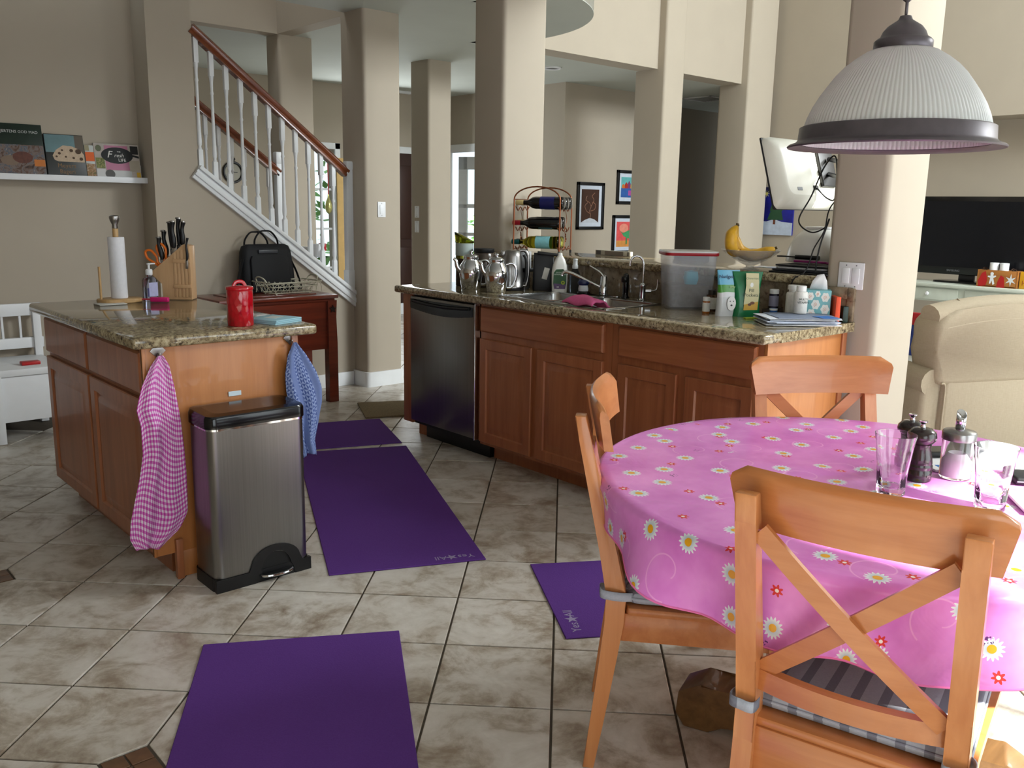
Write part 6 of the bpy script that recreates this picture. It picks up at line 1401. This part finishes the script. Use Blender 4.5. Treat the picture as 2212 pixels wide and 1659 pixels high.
for i, (lb, y) in enumerate((('brown pine cone in the crate left of the cans', 3.19), ('brown pine cone in the crate right of the cans', 2.95))):
    p_ = thing('pine_cone', lb, 'pine cone', (8.58, y, .86)); g = G()
    for k in range(60):
        a = k*2.4; zz = .09*k/60; r = .034*math.sin(PI*(.15+.8*k/60)); M_ = T((r*math.cos(a), r*math.sin(a), zz-.04), a, 0, -.6); g.mesh([(0, -.008, 0), (.014, 0, .004), (0, .008, 0), (-.006, 0, .0)], [(0, 1, 2, 3)], M_)
    g.obj('scales', mat((64, 42, 28), .7, var=.3), p_, 0, solid=.002); g = G(); g.lathe([(0, -.04), (.02, -.02), (.024, .01), (.01, .045), (0, .05)], 10); g.obj('core', mat((44, 30, 20), .8), p_)
yb = thing('yellow_sign', 'yellow painted wooden sign at the right of the crate', 'sign', (8.56, 2.80, .746)); g = G(); g.box(-.02, .02, -.08, .08, 0, .15, .003); g.obj('board', mat((214, 160, 30), .5), yb); text('lettering', 'Have', .06, mat((150, 70, 20), .5), yb, facing((-.0206, .0, .05), (0, -1, 0)))
vt2 = thing('white_candle', 'white pillar candle beside the yellow sign', 'candle', (8.66, 2.80, .746)); g = G(); g.lathe([(0, 0), (.04, 0), (.041, .003), (.041, .20), (.036, .203), (0, .195)], 20); g.obj('wax', m_white, vt2, 50); g = G(); g.cyl((0, 0, .19), (0, 0, .212), .002, n=6); g.obj('wick', m_black, vt2)
# armchair, seen from behind
ac = thing('armchair', 'beige upholstered armchair with its back to the camera', 'armchair', (4.765, 1.925, 0), -.43)
def linen():
    m, p, N = base('beige_linen', .95, spec=.15); c = N.coord('Object'); f = N.noise(N.coord('Object', (300, 300, 40)), 1, 2); f2 = N.noise(N.coord('Object', (40, 40, 300)), 1, 2)
    N.link(N.mix(N.math('MULTIPLY', N.math('ADD', f, f2), .5), rgb((150, 137, 116)), rgb((174, 161, 140))), p.inputs['Base Color']); bumpto(N, p, N.math('ADD', f, f2), .2); return m
m_lin = linen()
Mxz = Matrix.Rotation(PI/2, 4, 'X')
def topz(x): return .925+.045*(1-(x/.45)**2)
up = [(-.40, .585), (.40, .585), (.425, .62), (.44, .75), (.452, .88)]+[(.45-.9*k/16, topz(.45-.9*k/16)) for k in range(1, 16)]+[(-.452, .88), (-.44, .75), (-.425, .62)]
g = G(); g.prism(up, .25, .43, Mxz, .03); g.obj('back', m_lin, ac, 50)
g = G(); g.box(-.375, .375, -.425, -.25, .14, .62, .025); g.obj('lower_back', m_lin, ac, 50)
g = G(); g.tube([(-.44+.88*k/24, -.355, topz(-.44+.88*k/24)-.012) for k in range(25)], .062, 12, flat=.8); g.obj('top_roll', m_lin, ac, 60)
g = G(); g.tube([(x, -.427, topz(x)-.072) for x in [-.40+.80*k/24 for k in range(25)]], .004, 6); g.obj('top_seam', m_lin, ac, 60)
for sx in (-1, 1):
    g = G(); g.tube(catmull([(sx*.30, -.36, topz(.3)+.041), (sx*.302, -.405, topz(.3)+.008), (sx*.302, -.428, topz(.3)-.07)], 4), .0028, 6); g.obj('corner_seam', mat((120, 104, 82), .9), ac)
    g = G(); g.tube(catmull([(sx*.425, -.40, .60), (sx*.43, 0, .62), (sx*.43, .32, .60)], 6), .066, 14); g.obj('arm_roll', m_lin, ac, 60)
    g = G(); g.box(sx*.36, sx*.475, -.40, .36, .14, .60, .025); g.obj('arm', m_lin, ac, 60)
    g = G(); g.tube(catmull([(sx*.40, -.428, .60), (sx*.376, -.428, .585), (sx*.374, -.428, .45), (sx*.37, -.428, .15)], 4), .005, 6); g.obj('piping', m_lin, ac, 60)
g = G(); g.box(-.34, .34, -.25, .38, .14, .34, .02); g.obj('seat_base', m_lin, ac, 50); g = G(); g.box(-.335, .335, -.24, .40, .34, .47, .05, seg=3); g.obj('seat_cushion', m_lin, ac, 60)
for sx in (-1, 1):
    for y in (-.36, .32):
        g = G(); g.cyl((sx*.34, y, 0), (sx*.34, y, .15), .018, .028, 10); g.obj('leg', m_oak, ac)
# child's folding chair half hidden between column and armchair
kc = thing('folding_chair', 'folding wooden chair with red and blue fabric half hidden by the armchair', 'chair', (6.15, 2.72, 0), .2)
m_pale = wood('light_beech', (176, 120, 66), (196, 142, 86), 'x', .4)
for y in (-.25, .25):
    g = G(); g.tube([(-.28, y, 0), (.28, y, .62)], .017, 8); g.obj('leg', m_pale, kc); g = G(); g.tube([(.28, y*.93, 0), (-.28, y*.93, .62)], .017, 8); g.obj('leg', m_pale, kc)
g = G(); g.box(-.22, .22, -.23, .23, .44, .46, .005); g.obj('seat_fabric', mat((34, 56, 120), .9, var=.3, scale=40), kc); g = G(); g.box(-.31, -.29, -.25, .25, .46, .68, .004); g.obj('back_fabric', mat((34, 50, 110), .9, var=.2), kc); g = G(); g.box(-.32, -.285, -.27, .27, .66, .74, .006); g.obj('top_band', mat((150, 20, 24), .8), kc)
# windows right of / behind the camera
def window(n_, label, x0, x1, z0, z1, y):
    t = thing('window_%d' % n_, label, 'window', ((x0+x1)/2, y, (z0+z1)/2)); t['kind'] = 'structure'; w_, h = (x1-x0)/2, (z1-z0)/2
    g = G(); b = .05
    for a in ((-w_, -w_+b, -h, h), (w_-b, w_, -h, h), (-w_, w_, -h, -h+b), (-w_, w_, h-b, h), (-.02, .02, -h, h)): g.box(a[0], a[1], -.03, .03, a[2], a[3])
    g.obj('window_frame', m_trim, t, 0); g = G(); g.box(-w_+b, w_-b, -.004, .004, -h+b, h-b); g.obj('pane', m_pane, t, 0)
window(3, 'breakfast nook window', 1.75, 4.0, .42, 2.5, -1.40); window(8, 'window behind the photographer', -.9, 1.1, .42, 2.2, -1.40)
for i, (x0, x1) in enumerate(((4.4, 6.1), (6.5, 8.2))): window(4+2*i, 'lower living room window', x0, x1, .35, 2.3, -1.6); window(5+2*i, 'upper living room window', x0, x1, 3.4, 4.95, -1.6)
